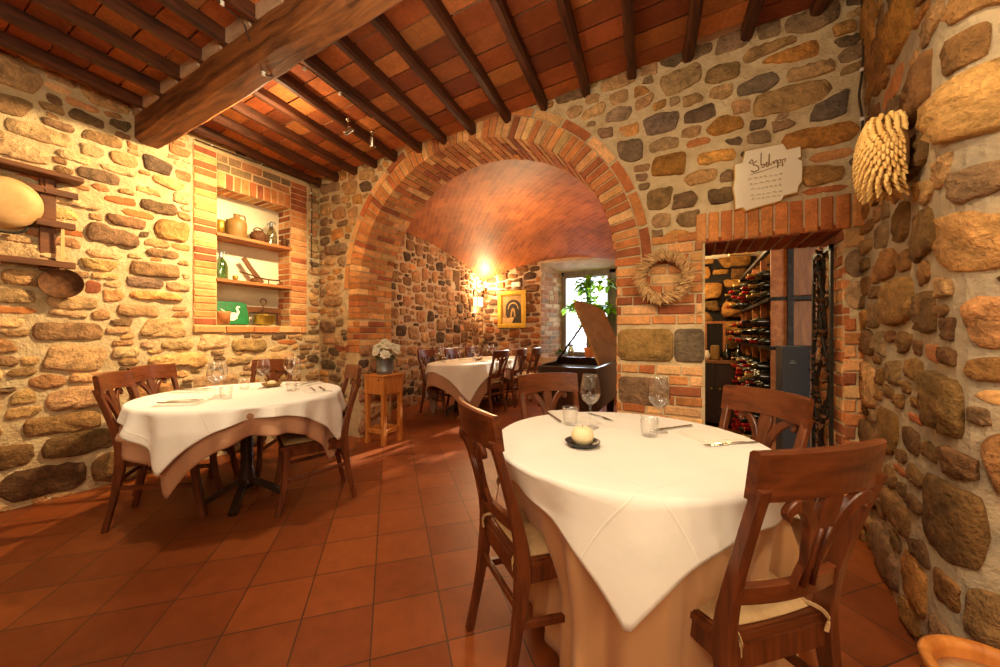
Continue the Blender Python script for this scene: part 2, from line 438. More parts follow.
def courses(mb, place, s0, s1, z0, z1, out, rng, ch=.062, jt=.012, lens=(.26, .125), skip=None, pal=BRICKS, stag=.5):
    z = z0; row = 0
    n = max(1, round((z1 - z0) / (ch + jt))); ch = (z1 - z0) / n - jt
    for row in range(n):
        z = z0 + row * (ch + jt); s = s0 + (0 if row % 2 == 0 else -stag * lens[0])
        while s < s1 - .02:
            L = rng.choice(lens) if rng.random() < .35 else lens[0]
            a, b = max(s, s0), min(s + L, s1)
            if b - a > .03 and not (skip and skip((a + b) / 2, z + ch / 2)):
                brick(mb, place, a, b - (jt if b < s1 else 0), z, z + ch, out, rng, pal=pal)
            s += L

# ------------------------------------------------------------------ dimensions (metres)
XL = -4.09            # left wall
YB, TH = 2.90, .49    # arch wall, thickness
YF = YB + TH
def zc(x): return 3.09 + .03 * (x + 4.09)      # underside of ceiling tiles
AX, AA, AB, AZ = -1.94, 1.43, 1.34, 1.715      # arch
JL, JR = AX - AA, AX + AA
DX0, DX1, DZ = .084, .81, 1.835                # cellar opening
rng = random.Random(7)
PAL_LEFT = [((202, 172, 128), 6), ((184, 150, 106), 5), ((156, 126, 92), 3), ((212, 178, 124), 4), ((128, 106, 80), 2), ((198, 150, 104), 3), ((216, 190, 146), 4)]
PAL_BACK = [((162, 138, 106), 5), ((140, 118, 90), 4), ((180, 150, 106), 4), ((190, 146, 86), 4), ((114, 98, 78), 2), ((198, 166, 122), 3)]
PAL_PIER = [((120, 92, 58), 4), ((92, 76, 56), 4), ((146, 106, 60), 3), ((70, 58, 46), 3), ((134, 116, 88), 2)]
PAL_ROOM = [((164, 128, 98), 5), ((140, 108, 82), 4), ((176, 134, 100), 4), ((92, 74, 62), 2), ((188, 150, 114), 3)]

# ---- left wall: s along Y, starting y=-2.6
def pl_left(s, z, n): return (XL + n, s - 2.6, z)
NY0, NY1, NZ0, NZ1 = 1.80, 2.53, 1.285, 2.637      # niche opening
mb = MB()
nh = (NY0 + 2.6, NY1 + 2.6, NZ0, NZ1)
panel(mb, pl_left, 0, YB + 2.6, 0, 3.3, [nh])
ok = lambda S, Z: ~((S > 1.60 + 2.6) & (S < 2.75 + 2.6) & (Z > 1.2) & (Z < 3.02)) & (Z < 3.12) & ~((S > 1.2 + 2.6) & (S < 1.42 + 2.6) & (Z > 2.77))
def fl(y, z, w, h, c): return (y + 2.6, z, w, h, c)
fixed = [fl(1.08, 1.97, .31, .2, (128, 106, 80)), fl(1.46, 2.12, .22, .2, (150, 118, 70)), fl(.72, 2.62, .34, .12, (150, 128, 96)),
         fl(1.02, 2.43, .25, .1, (112, 94, 72)), fl(1.3, 2.42, .2, .08, (176, 140, 96)), fl(1.4, 1.9, .24, .07, (120, 98, 70)),
         fl(1.16, 2.62, .16, .1, (158, 132, 96)), fl(.98, 1.56, .07, .09, 'brick'), fl(1.25, 2.2, .24, .05, 'brick'),
         fl(.62, 1.36, .24, .04, 'brick'), fl(1.3, 2.44, .3, .06, 'brick'), fl(1.28, 1.63, .26, .08, (110, 94, 76)), fl(1.35, 1.5, .4, .1, (182, 140, 84)),
         fl(.56, 2.76, .3, .16, (120, 98, 72)), fl(.95, 2.84, .2, .12, (104, 84, 60)), fl(1.36, 2.66, .2, .14, (92, 80, 66)),
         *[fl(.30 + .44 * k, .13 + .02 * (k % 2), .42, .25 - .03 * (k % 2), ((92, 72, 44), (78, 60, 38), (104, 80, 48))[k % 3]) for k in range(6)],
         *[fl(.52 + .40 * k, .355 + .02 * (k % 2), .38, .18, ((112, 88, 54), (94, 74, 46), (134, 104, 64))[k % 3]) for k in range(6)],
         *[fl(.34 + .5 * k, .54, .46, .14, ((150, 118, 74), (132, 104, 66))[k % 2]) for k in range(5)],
         fl(.3, .7, .55, .2, (140, 112, 76)), fl(1.5, .95, .5, .14, (176, 146, 100)), fl(2.1, 1.08, .36, .13, (150, 124, 86)), fl(2.5, 1.1, .3, .05, 'brick')]
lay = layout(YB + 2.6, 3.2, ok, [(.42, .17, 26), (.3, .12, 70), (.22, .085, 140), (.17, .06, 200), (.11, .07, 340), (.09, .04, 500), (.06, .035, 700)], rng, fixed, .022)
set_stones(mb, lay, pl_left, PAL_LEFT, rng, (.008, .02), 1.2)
# bulging boulders along the foot
struct(mb.build('wall_left', [M['mortar'], M['stone'], M['brick']]))

# ---- niche: brick surround, plastered recess
mb = MB(); ND = .22
mb.mat = 0
o_ = XL - ND
mb.quad((o_, NY0, NZ0), (o_, NY1, NZ0), (o_, NY1, NZ1), (o_, NY0, NZ1))
for y in (NY0, NY1): mb.quad((XL, y, NZ0), (o_, y, NZ0), (o_, y, NZ1), (XL, y, NZ1))
for z in (NZ0, NZ1): mb.quad((XL, NY0, z), (o_, NY0, z), (o_, NY1, z), (XL, NY1, z))
struct(mb.build('wall_niche', [M['plaster']]))
mb = MB(); mb.mat = 0
mo = .012
def pl_n(s, z, n): return (XL + mo + n, s, z)
panel(mb, pl_n, 1.615, 2.726, 1.205, 2.98, [(NY0, NY1, NZ0, NZ1)])
for (a, b, c, d) in ((1.615, 2.726, 1.205, 1.205), (1.615, 2.726, 2.98, 2.98)): mb.quad((XL - .01, a, c), (XL - .01, b, c), (XL + mo, b, c), (XL + mo, a, c))
for y in (1.615, 2.726): mb.quad((XL - .01, y, 1.205), (XL + mo, y, 1.205), (XL + mo, y, 2.98), (XL - .01, y, 2.98))
mb.mat = 1
courses(mb, pl_n, 1.617, NY0 - .004, NZ0, 2.97, .008, rng, .058, .01, (.25, .25), pal=NICHE_BR, stag=0)
courses(mb, pl_n, NY1 + .004, 2.724, NZ0, 2.97, .008, rng, .058, .01, (.25, .25), pal=NICHE_BR, stag=0)
courses(mb, pl_n, 1.617, 2.724, 1.21, NZ0 - .004, .02, rng, .06, .01, (.26, .26))
y = NY0 + .004
while y < NY1 - .03:
    brick(mb, pl_n, y, min(y + .062, NY1), NZ1 + .002, NZ1 + .15, .006, rng); y += .073
courses(mb, pl_n, NY0 + .004, NY1, NZ1 + .165, 2.97, .006, rng, .06, .012, (.2, .12), pal=[(150, 118, 84), (128, 104, 76), (180, 120, 76)])
def pl_nr(s, z, n): return (s, NY1 - n, z)                      # brick cheek of the recess seen from the room
courses(mb, pl_nr, XL - ND, XL, NZ0, NZ1, .004, rng, .058, .01, (.22, .22))
def pl_t(s, z, n): return (XL - z, s, NZ1 - n)
y = NY0
while y < NY1 - .03:
    brick(mb, pl_t, y, min(y + .062, NY1), 0, ND, .004, rng); y += .073
struct(mb.build('trim_1', [M['mortar_brick'], M['brick']]))

# ---- arch wall
def zarch(x):
    q = max(0, 1 - ((x - AX) / AA) ** 2); return AZ + AB * math.sqrt(q)
def arch_pt(t, r=0):      # t 0..pi from right spring to left spring, r outwards
    return AX + (AA + r) * math.cos(t), AZ + (AB + r) * math.sin(t)
ZT = 3.3; X1 = 1.0
mb = MB()
def pl_back(s, z, n): return (s, YB - n, z)
ts = [PI * k / 48 for k in range(49)]
for yy in (YB, YF):
    pb = lambda s, z, n, yy=yy: (s, yy, z)
    panel(mb, pb, XL - .1, JL, 0, ZT); panel(mb, pb, JR, DX0, 0, ZT); panel(mb, pb, DX0, DX1, DZ, ZT); panel(mb, pb, DX1, X1 + .1, 0, ZT)
    for a, b in zip(ts, ts[1:]):
        (xa, za), (xb, zb) = arch_pt(a), arch_pt(b)
        mb.quad((xa, yy, za), (xb, yy, zb), (xb, yy, ZT), (xa, yy, ZT))
for a, b in zip(ts, ts[1:]):
    (xa, za), (xb, zb) = arch_pt(a), arch_pt(b)
    mb.quad((xa, YB, za), (xb, YB, zb), (xb, YF, zb), (xa, YF, za))
for x in (JL, JR): mb.quad((x, YB, 0), (x, YF, 0), (x, YF, AZ), (x, YB, AZ))
for x in (DX0, DX1): mb.quad((x, YB, 0), (x, YF, 0), (x, YF, DZ), (x, YB, DZ))
mb.quad((DX0, YB, DZ), (DX1, YB, DZ), (DX1, YF, DZ), (DX0, YF, DZ))
WOFF = 4.2
def pl_b2(s, z, n): return (s - WOFF, YB - n, z)
def ok_back(S, Z):
    X = S - WOFF
    q = np.clip(1 - ((X - AX) / (AA + .26)) ** 2, 0, None); za = AZ + (AB + .26) * np.sqrt(q)
    inarch = (np.abs(X - AX) < AA + .26) & (Z < za) & (Z > 1.25)
    inar2 = (X > JL - .2) & (X < JR + .0) & (Z < AZ + .1)
    pier = (X > JR - .02) & (X < .1) & (Z < 1.86)
    door = (X > DX0 - .04) & (X < DX1 + .1) & (Z < 2.06)
    rj = (X > DX1) & (X < .93) & (Z < 1.3)
    return ~(inarch | inar2 | pier | door | rj) & (Z < 3.3) & (X < .94) & (X > XL + .02)
def fb(x, z, w, h, c): return (x + WOFF, z, w, h, c)
fixed = [fb(-.06, 3.02, .36, .17, (128, 112, 80)), fb(.15, 2.98, .3, .13, (118, 100, 66)), fb(-.2, 2.76, .26, .16, (116, 104, 88)), fb(.05, 2.74, .22, .13, (96, 84, 66)),
         fb(-.42, 2.6, .22, .18, (112, 98, 80)), fb(-.14, 2.42, .27, .19, (132, 98, 44)), fb(-.2, 2.2, .18, .17, (110, 88, 58)), fb(.15, 2.42, .26, .09, (170, 126, 66)),
         fb(.2, 2.62, .24, .13, (150, 112, 54)), fb(.55, 2.7, .5, .17, (140, 116, 78)), fb(.74, 2.6, .2, .2, (98, 88, 76)), fb(.56, 2.98, .4, .1, (150, 112, 56)),
         fb(.45, 3.05, .36, .1, (126, 102, 66)), fb(.68, 2.42, .4, .15, (156, 112, 56)), fb(.7, 2.17, .24, .16, (150, 116, 66)), fb(.05, 2.55, .17, .05, 'brick'),
         fb(.76, 2.29, .25, .055, 'brick'), fb(.72, 2.09, .3, .055, 'brick'), fb(-.5, 2.9, .2, .13, (124, 108, 90)), fb(-.06, 2.16, .17, .15, (102, 84, 60)),
         fb(.38, 2.83, .24, .12, (104, 90, 74)), fb(.3, 2.72, .16, .1, (144, 116, 84)), fb(.06, 2.3, .2, .13, (160, 130, 84)), fb(.2, 2.16, .2, .12, (96, 78, 56))]
lay = layout(X1 + WOFF, 3.25, ok_back, [(.3, .15, 20), (.24, .12, 60), (.17, .09, 140), (.12, .08, 240), (.09, .06, 320), (.07, .045, 400)], rng, fixed, .028)
set_stones(mb, lay, pl_b2, PAL_BACK, rng, (.008, .018), .8)
# arch ring: voussoirs and the soffit bricks behind them
mb.mat = 2
NB = 64
for i in range(-5, NB + 5):
    if 0 <= i < NB:
        t0, t1 = PI * i / NB, PI * (i + 1) / NB; g = (t1 - t0) * .1
        P = lambda t, r: arch_pt(t, r)
    depths = [(0, .25), (.26, .49)] if i % 2 else [(0, .12), (.13, .37), (.38, .49)]
    for di, (d0, d1) in enumerate(depths):
        mb.col = vary(rng.choice(BRICKS), rng, .16, .05)
        rin = -.012 + rng.uniform(-.004, .004); rout = .172 if di == 0 else .05
        y0 = YB + d0 - (.012 if di == 0 else 0); y1 = YB + d1 - .008
        if 0 <= i < NB:
            q = [P(t0 + g, rin), P(t1 - g, rin), P(t1 - g, rout), P(t0 + g, rout)]
        elif i < 0:
            z1_ = AZ + (i + 1) * .07; z0_ = z1_ - .06
            if True: continue
        else:
            k = i - NB; z1_ = AZ - k * .07; z0_ = z1_ - .06
            q = [(JL - rin, z1_), (JL - rin, z0_), (JL - rout, z0_), (JL - rout, z1_)]
        idx = mb.verts([(x, y, z) for y in (y0, y1) for x, z in q])
        for f in ((0, 1, 2, 3), (7, 6, 5, 4), (0, 4, 5, 1), (1, 5, 6, 2), (2, 6, 7, 3), (3, 7, 4, 0)): mb.face([idx[k] for k in f])
# flat tile ring outside the voussoirs
NR = 17
for i in range(NR):
    t0, t1 = PI * i / NR, PI * (i + 1) / NR; g = .008
    mb.col = vary(rng.choice(BRICKS), rng, .14, .05)
    sub = 4; tt = [t0 + g + (t1 - t0 - 2 * g) * j / sub for j in range(sub + 1)]
    if max(arch_pt(t0, .185)[1], arch_pt(t1, .185)[1]) > 3.24: continue
    fr = [mb.verts([(*arch_pt(t, r),) for t in tt]) if False else None for r in (0,)]
    for ta, tb in zip(tt, tt[1:]):
        a, b, c, d = arch_pt(ta, .183), arch_pt(tb, .183), arch_pt(tb, .25), arch_pt(ta, .25)
        mb.quad((a[0], YB - .011, a[1]), (b[0], YB - .011, b[1]), (c[0], YB - .011, c[1]), (d[0], YB - .011, d[1]))
        for p, q_ in ((a, b), (c, d)): mb.quad((p[0], YB - .011, p[1]), (q_[0], YB - .011, q_[1]), (q_[0], YB, q_[1]), (p[0], YB, p[1]))
# brick and stone courses on the left jamb and beside it
def pl_jl(s, z, n): return (JL + n, YB + s, z)
courses(mb, pl_jl, 0, TH, 1.06, AZ - .36, .01, rng, .062, .012, (.25, .25))
courses(mb, pl_back, JL - .2, JL + .0, 1.06, AZ - .36, .012, rng, .062, .012, (.2, .2))
courses(mb, pl_back, JL - .42, JL, .98, 1.07, .012, rng, .07, .012, (.26, .13))
lay = layout(TH, 1.05, lambda S, Z: S > -1, [(.26, .16, 60), (.16, .1, 200), (.1, .06, 300)], rng, (), .016)
set_stones(mb, lay, pl_jl, PAL_ROOM, rng, (.01, .02))
def pl_jr(s, z, n): return (JR - n, YB + s, z)
mb.mat = 2; courses(mb, pl_jr, 0, TH, .01, AZ, .008, rng, .062, .012, (.25, .25))
# right pier: brick courses with large stones let in
PXa, PXb = JR + .002, DX0 - .004
pier_st = [(-.31, 1.115, .39, .205, (132, 104, 64)), (-.015, 1.115, .185, .205, (92, 82, 68)), (-.33, .765, .35, .175, (112, 94, 72)), (-.3, .42, .4, .2, (120, 96, 62)), (0, .3, .17, .18, (96, 82, 64)), (-.3, .1, .4, .18, (110, 90, 64))]
def skp(s, z): return any(abs(s - a) < w / 2 + .02 and abs(z - b) < h / 2 + .02 for a, b, w, h, c in pier_st) or (JR - .3 < s and s < AX + AA + .25 - max(0, z - AZ) * .3 and z > AZ)
mb.mat = 2
z = .02
def in_st(s0, s1, z0, z1): return any(s0 < a + w / 2 and s1 > a - w / 2 and z0 < b + h / 2 - .01 and z1 > b - h / 2 + .01 for a, b, w, h, c in pier_st)
def in_ring(x, z):
    return z > AZ - .02 and ((x - AX) / (AA + .26)) ** 2 + ((z - AZ) / (AB + .26)) ** 2 < 1
row = 0
while z < 1.9:
    s = PXa - (0 if row % 2 else .13)
    while s < PXb - .02:
        L = rng.choice((.25, .25, .17, .12)); a, b = max(s, PXa), min(s + L, PXb)
        for (p, q_, w, h, c) in pier_st:      # trim bricks that meet a big stone
            if z < q_ + h / 2 - .01 and z + .062 > q_ - h / 2 + .01:
                if a < p + w / 2 < b: a = p + w / 2 + .014
                if a < p - w / 2 < b: b = p - w / 2 - .002
        if b - a > .035 and not in_st(a + .01, b - .01, z, z + .062) and not in_ring(a + .03, z + .03): brick(mb, pl_back, a, b - .013, z, z + .062, .012, rng)
        s += L
    z += .0735; row += 1
lay = layout(.62, 1.3, lambda S, Z: (np.abs(S - .2) < .2) & (np.abs(Z - 1.115) < .11), [], rng)
for (a, b, w, h, c) in pier_st:
    pts = []
    for k in range(32):
        t = 2 * PI * k / 32; ca, sa = math.cos(t), math.sin(t); r = 1 / ((abs(ca) / (w / 2 + .006)) ** 8 + (abs(sa) / (h / 2 + .022)) ** 8) ** (1 / 8)
        pts.append((ca * r * rng.uniform(.97, 1), sa * r * rng.uniform(.96, 1)))
    set_stones(mb, [(a, b, pts, c, w * h)], pl_back, PAL_BACK, rng, (.012, .018), .3)
mb.mat = 2
# door head: soldier bricks, their soffit, the right jamb
x = .03
while x < .93:
    brick(mb, pl_back, x, x + .063, DZ + .002, DZ + .205, .012, rng, pal=[(204, 128, 70), (194, 112, 60), (214, 146, 88)]); x += .075
def pl_ds(s, z, n): return (s, YB + z, DZ - n)
x = DX0
while x < DX1 - .02:
    for a, b in ((0, .24), (.25, .48)): brick(mb, pl_ds, x, min(x + .063, DX1), a, b, .006, rng, pal=[(150, 76, 44), (134, 62, 36), (164, 90, 54)])
    x += .075
def pl_dr(s, z, n): return (DX1 - n, YB + s, z)
courses(mb, pl_dr, 0, TH, 0, DZ, .006, rng, .062, .012, (.24, .12))
def rjskip(s, z): return (1.55 < z < 1.83) or (1.3 < z < 1.36) and False
courses(mb, pl_back, DX1 + .004, .925, 0, 1.30, .012, rng, .066, .013, (.13, .13))
courses(mb, pl_back, DX1 + .004, .925, 1.72, DZ, .012, rng, .066, .013, (.13, .13))
set_stones(mb, [(.87, 1.62, [(.055 * math.cos(t * PI / 8), .085 * math.sin(t * PI / 8)) for t in range(16)], (112, 96, 74), .02), (.87, 1.43, [(.055 * math.cos(t * PI / 8), .085 * math.sin(t * PI / 8)) for t in range(16)], (140, 118, 86), .02)], pl_back, PAL_BACK, rng)
struct(mb.build('wall_back', [M['mortar'], M['stone'], M['brick']]))

# ---- right wall: rough pier face, then a face turned to the room
A0, A1 = Vector((.915, YB + .05)), Vector((.765, 1.72))
dA = (A1 - A0); LA = dA.length; uA = dA / LA; nA = Vector((-uA.y, uA.x)); nA = nA if nA.x < 0 else -nA
B1 = Vector((2.6, 1.6)); uB = (B1 - A1).normalized(); LB = (B1 - A1).length; nB = Vector((uB.y, -uB.x)); nB = nB if nB.y < 0 else -nB
RC = .13                              # the outer corner is worn round over this length
def pl_r(s, z, n):
    if s <= LA - RC: b, nn = A0 + uA * s, nA
    elif s >= LA + RC: b, nn = A1 + uB * (s - LA), nB
    else:
        t = (s - LA + RC) / (2 * RC); a_, c_ = A1 - uA * RC, A1 + uB * RC
        b = a_ * (1 - t) ** 2 + A1 * 2 * t * (1 - t) + c_ * t * t; nn = (nA * (1 - t) + nB * t).normalized()
    foot = -.02 * max(0, .9 - z) * min(1, max(0, (LA - s) / .3)) + .012 * math.sin(s * 5 + z * 3)
    pt = b + nn * (n - foot); return (pt.x, pt.y, z)
pl_ra = pl_r
LW = LA + LB; mb = MB()
for i in range(60):
    for j in range(24):
        s0, s1, z0, z1 = LW * i / 60, LW * (i + 1) / 60, 3.3 * j / 24, 3.3 * (j + 1) / 24
        mb.quad(pl_r(s0, z0, 0), pl_r(s1, z0, 0), pl_r(s1, z1, 0), pl_r(s0, z1, 0))
PAL_RA = [((134, 102, 62), 5), ((148, 112, 64), 4), ((116, 88, 56), 3), ((168, 126, 68), 3), ((142, 118, 86), 3), ((180, 146, 100), 2)]
fixed = [(.95, 1.58, .3, .2, (104, 78, 42)), (.95, 1.28, .2, .16, (92, 72, 44)), (1.08, .95, .28, .26, (96, 76, 44)), (1.12, .55, .34, .3, (88, 66, 38)), (.55, .72, .28, .26, (92, 68, 34)),
         (.72, .4, .34, .16, (110, 86, 52)), (.85, .85, .16, .045, 'brick'), (.72, .6, .14, .04, 'brick'), (.6, 2.35, .5, .09, 'brick'), (.75, 2.55, .3, .22, (140, 100, 46)), (.35, 1.7, .2, .14, (104, 86, 60)),
         (.3, 1.3, .22, .13, (104, 84, 56)), (.6, 1.02, .18, .12, (118, 94, 60)), (.92, 2.15, .32, .2, (92, 68, 38)), (.85, 1.9, .34, .18, (96, 74, 42)),
         (1.28, 1.95, .34, .22, (150, 118, 74)), (1.27, 1.5, .3, .22, (160, 126, 80)), (1.34, 1.0, .26, .045, 'brick'), (1.36, 1.24, .3, .16, (150, 116, 74)), (1.42, .8, .3, .2, (134, 100, 60)), (1.4, .3, .4, .26, (120, 92, 58)), (1.3, 2.3, .3, .16, (150, 116, 70))]
lay = layout(LA + 1.2, 3.25, lambda S, Z: (S > .03), [(.34, .24, 50), (.25, .16, 110), (.18, .12, 160), (.12, .08, 240), (.08, .05, 300)], rng, fixed, .034)
set_stones(mb, lay, pl_r, PAL_RA, rng, (.008, .02), 1.0)
struct(mb.build('wall_right', [M['mortar_grey'], M['stone'], M['brick']]))

# ---- the rest of the room, behind the camera
mb = MB(); mb.quad((XL - .1, -2.6, 0), (2.6, -2.6, 0), (2.6, -2.6, 3.4), (XL - .1, -2.6, 3.4)); struct(mb.build('wall_front', M['mortar']))
mb = MB(); mb.quad((2.6, -2.6, 0), (2.6, 1.7, 0), (2.6, 1.7, 3.4), (2.6, -2.6, 3.4)); struct(mb.build('wall_side', M['mortar']))

# ---- room beyond the arch
RX0, RX1, RY1 = -4.15, -.55, 7.0
def pl_l2(s, z, n): return (RX0 + n, YF + s, z)
mb = MB(); panel(mb, pl_l2, 0, RY1 - YF, 0, 3.1, [(5.82 - YF, 6.06 - YF, 2.06, 2.46)])
for y in (5.82, 6.06): mb.quad((RX0, y, 2.06), (RX0 - .2, y, 2.06), (RX0 - .2, y, 2.46), (RX0, y, 2.46))
for z in (2.06, 2.46): mb.quad((RX0, 5.82, z), (RX0 - .2, 5.82, z), (RX0 - .2, 6.06, z), (RX0, 6.06, z))
mb.quad((RX0 - .2, 5.82, 2.06), (RX0 - .2, 6.06, 2.06), (RX0 - .2, 6.06, 2.46), (RX0 - .2, 5.82, 2.46))
lay = layout(RY1 - YF, 3.05, lambda S, Z: ~((S > 5.8 - YF) & (S < 6.08 - YF) & (Z > 2.04) & (Z < 2.48)), [(.22, .2, 30), (.18, .12, 120), (.13, .08, 260), (.09, .06, 400), (.06, .05, 500)], rng, (), .034)
set_stones(mb, lay, pl_l2, PAL_ROOM, rng, (.01, .025), .6)
struct(mb.build('wall_room_left', [M['mortar_pink'], M['stone'], M['brick']]))
WX0, WX1, WZ0, WZ1, WY = -2.50, -1.28, .70, 2.52, 7.6
SX0, SX1 = -2.76, -1.02
def pl_k2(s, z, n): return (RX0 + s, RY1 - n, z)
mb = MB(); panel(mb, pl_k2, 0, RX1 - RX0, 0, 3.1, [(SX0 - RX0, SX1 - RX0, WZ0, 2.66)])
okb = lambda S, Z: ~((S > SX0 - RX0 - .02) & (S < SX1 - RX0 + .02) & (Z > WZ0 - .1) & (Z < 2.7))
lay = layout(RX1 - RX0, 3.05, okb, [(.26, .16, 40), (.2, .1, 120), (.2, .05, 160), (.13, .07, 240), (.09, .06, 300)], rng, (), .018)
set_stones(mb, lay, pl_k2, [((146, 104, 70), 4), ((122, 88, 62), 3), ((168, 110, 70), 3), ((96, 74, 56), 2)], rng, (.01, .022), .6)
# splayed reveals of the window
mb.mat = 0
for xa, xb in ((SX0, WX0), (SX1, WX1)): mb.quad((xa, RY1, WZ0), (xb, WY, WZ0), (xb, WY, 2.52), (xa, RY1, 2.66))
mb.quad((SX0, RY1, WZ0), (SX1, RY1, WZ0), (WX1, WY, WZ0), (WX0, WY, WZ0))
mb.quad((SX0, RY1, 2.66), (SX1, RY1, 2.66), (WX1, WY, 2.52), (WX0, WY, 2.52))
mb.mat = 2
dv = Vector((WX0 - SX0, WY - RY1)); Ld = dv.length; ud = dv / Ld
def pl_sp(s, z, n): return (SX0 + ud.x * s + ud.y * n, RY1 + ud.y * s - ud.x * n, z)
courses(mb, pl_sp, 0, Ld, WZ0, 2.5, .008, rng, .075, .018, (.24, .14), pal=[(190, 150, 124), (206, 176, 150), (176, 128, 100), (160, 140, 124)])
struct(mb.build('wall_room_back', [M['mortar_pink'], M['stone'], M['brick']]))
mb = MB(); mb.quad((RX1, YF, 0), (RX1, RY1, 0), (RX1, RY1, 3.1), (RX1, YF, 3.1)); struct(mb.build('wall_room_right', M['mortar_pink']))
# sail vault
mb = MB(); NX, NYV = 40, 44
def zv(x, y):
    a = (x - (RX0 + RX1) / 2) / ((RX1 - RX0) / 2); b = max(0, (y - 4.5) / (RY1 - 4.5))
    return 2.36 + .36 * (1 - a * a) + .49 * (1 - b * b)
vi = [[mb.vert((RX0 + (RX1 - RX0) * i / NX, YF + (RY1 - YF) * j / NYV, zv(RX0 + (RX1 - RX0) * i / NX, YF + (RY1 - YF) * j / NYV))) for j in range(NYV + 1)] for i in range(NX + 1)]
mb.smooth = True
for i in range(NX):
    for j in range(NYV): mb.face((vi[i][j], vi[i + 1][j], vi[i + 1][j + 1], vi[i][j + 1]))
# tile the vault surface in the shader: thin bricks in herringbone quadrants
N = NT('vault_tiles'); v = coords(N)
mp = N.node('ShaderNodeMapping'); mp.inputs['Rotation'].default_value = (0, 0, R(45)); N.link(v, mp.inputs['Vector'])
bt = N.node('ShaderNodeTexBrick'); bt.inputs['Scale'].default_value = 1; bt.inputs['Brick Width'].default_value = .26; bt.inputs['Row Height'].default_value = .075
bt.inputs['Mortar Size'].default_value = .006; bt.inputs['Color1'].default_value = (*lin((180, 102, 54)), 1); bt.inputs['Color2'].default_value = (*lin((148, 76, 38)), 1); bt.inputs['Mortar'].default_value = (*lin((176, 112, 66)), 1)
N.link(mp.outputs[0], bt.inputs['Vector'])
nz_ = noise(N, v, 2.2, 6, .6); rr = ramp(N, nz_.outputs['Fac'], [(.3, (.6, .55, .5)), (.7, (1.3, 1.2, 1.15))])
c = mulcol(N, bt.outputs['Color'], rr.outputs['Color']); N.link(c, N.b.inputs['Base Color']); N.b.inputs['Roughness'].default_value = .6
N.link(bump(N, nz_.outputs['Fac'], .3, .03), N.b.inputs['Normal']); M['vault_tiles'] = N.m
struct(mb.build('ceiling_vault', M['vault_tiles']))

# window of the far room
wr = empty('window_1', (0, 0, 0)); struct(wr)
mb = MB(); fy0, fy1 = WY - .03, WY + .05
mb.box(WX0 - .02, WX0 + .05, fy0, fy1, WZ0, 2.52); mb.box(WX1 - .20, WX1 + .02, fy0, fy1, WZ0, 2.52)
mb.box(WX0, WX1, fy0, fy1, 2.45, 2.54); mb.box(WX0, WX1, fy0, fy1, WZ0 - .01, WZ0 + .05)
struct(mb.build('window_frame', M['window_wood'], wr))
for a, b in ((WX0 + .05, -1.91), (-1.91, WX1 - .20)):
    mb = MB(); w = .05
    mb.box(a, a + w, fy0 - .02, fy1 - .02, WZ0 + .05, 2.45, .004); mb.box(b - w, b, fy0 - .02, fy1 - .02, WZ0 + .05, 2.45, .004)
    mb.box(a + w, b - w, fy0 - .02, fy1 - .02, WZ0 + .05, WZ0 + .11); mb.box(a + w, b - w, fy0 - .02, fy1 - .02, 2.39, 2.45)
    sash = mb.build('window_sash', M['window_wood'], wr)
    mb = MB(); mb.quad((a + w, WY, WZ0 + .11), (b - w, WY, WZ0 + .11), (b - w, WY, 2.39), (a + w, WY, 2.39)); mb.build('pane', M['pane'], sash)
# outside: pale render and a railing across the lane
mb = MB(); mb.quad((-9, 13, -1), (5, 13, -1), (5, 13, 4), (-9, 13, 4)); o = mb.build('outside_facade', M['outside']); struct(o)
mb = MB(); mb.quad((-9, 7.7, 0), (5, 7.7, 0), (5, 13, 0), (-9, 13, 0)); o = mb.build('outside_ground', M['outside']); struct(o)
rl = empty('street_railing', (-2.6, 11, 0), 0, 'low grey iron railing outside beyond the window', 'railing')
mb = MB(); mb.box(-1.2, 1.2, -.02, .02, 1.22, 1.27); mb.box(-1.2, 1.2, -.02, .02, .85, .89); mb.build('rail', M['zinc'], rl)
mb = MB()
for k in range(13): mb.box(-1.2 + k * .2 - .01, -1.2 + k * .2 + .01, -.01, .01, 0, 1.22)
mb.build('baluster', M['zinc'], rl)

# ---- wine cellar shell
CX0, CX1, CY1 = -.5, 1.7, 6.2
def pl_ck(s, z, n): return (CX0 + s, CY1 - n, z)
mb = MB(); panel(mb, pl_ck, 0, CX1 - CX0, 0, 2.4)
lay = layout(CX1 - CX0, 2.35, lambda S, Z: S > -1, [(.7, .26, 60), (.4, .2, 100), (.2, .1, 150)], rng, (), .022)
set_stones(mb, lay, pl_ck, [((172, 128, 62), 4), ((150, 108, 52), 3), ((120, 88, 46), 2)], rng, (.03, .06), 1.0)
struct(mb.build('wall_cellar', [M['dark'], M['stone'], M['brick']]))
mb = MB(); mb.quad((CX0, YF, 0), (CX0, CY1, 0), (CX0, CY1, 2.4), (CX0, YF, 2.4)); mb.quad((CX1, YF, 0), (CX1, CY1, 0), (CX1, CY1, 2.4), (CX1, YF, 2.4)); struct(mb.build('wall_cellar_side', M['mortar_pink']))
mb = MB(); mb.quad((CX0, YF, 2.3), (CX1, YF, 2.3), (CX1, CY1, 2.3), (CX0, CY1, 2.3)); struct(mb.build('ceiling_cellar', M['plaster']))

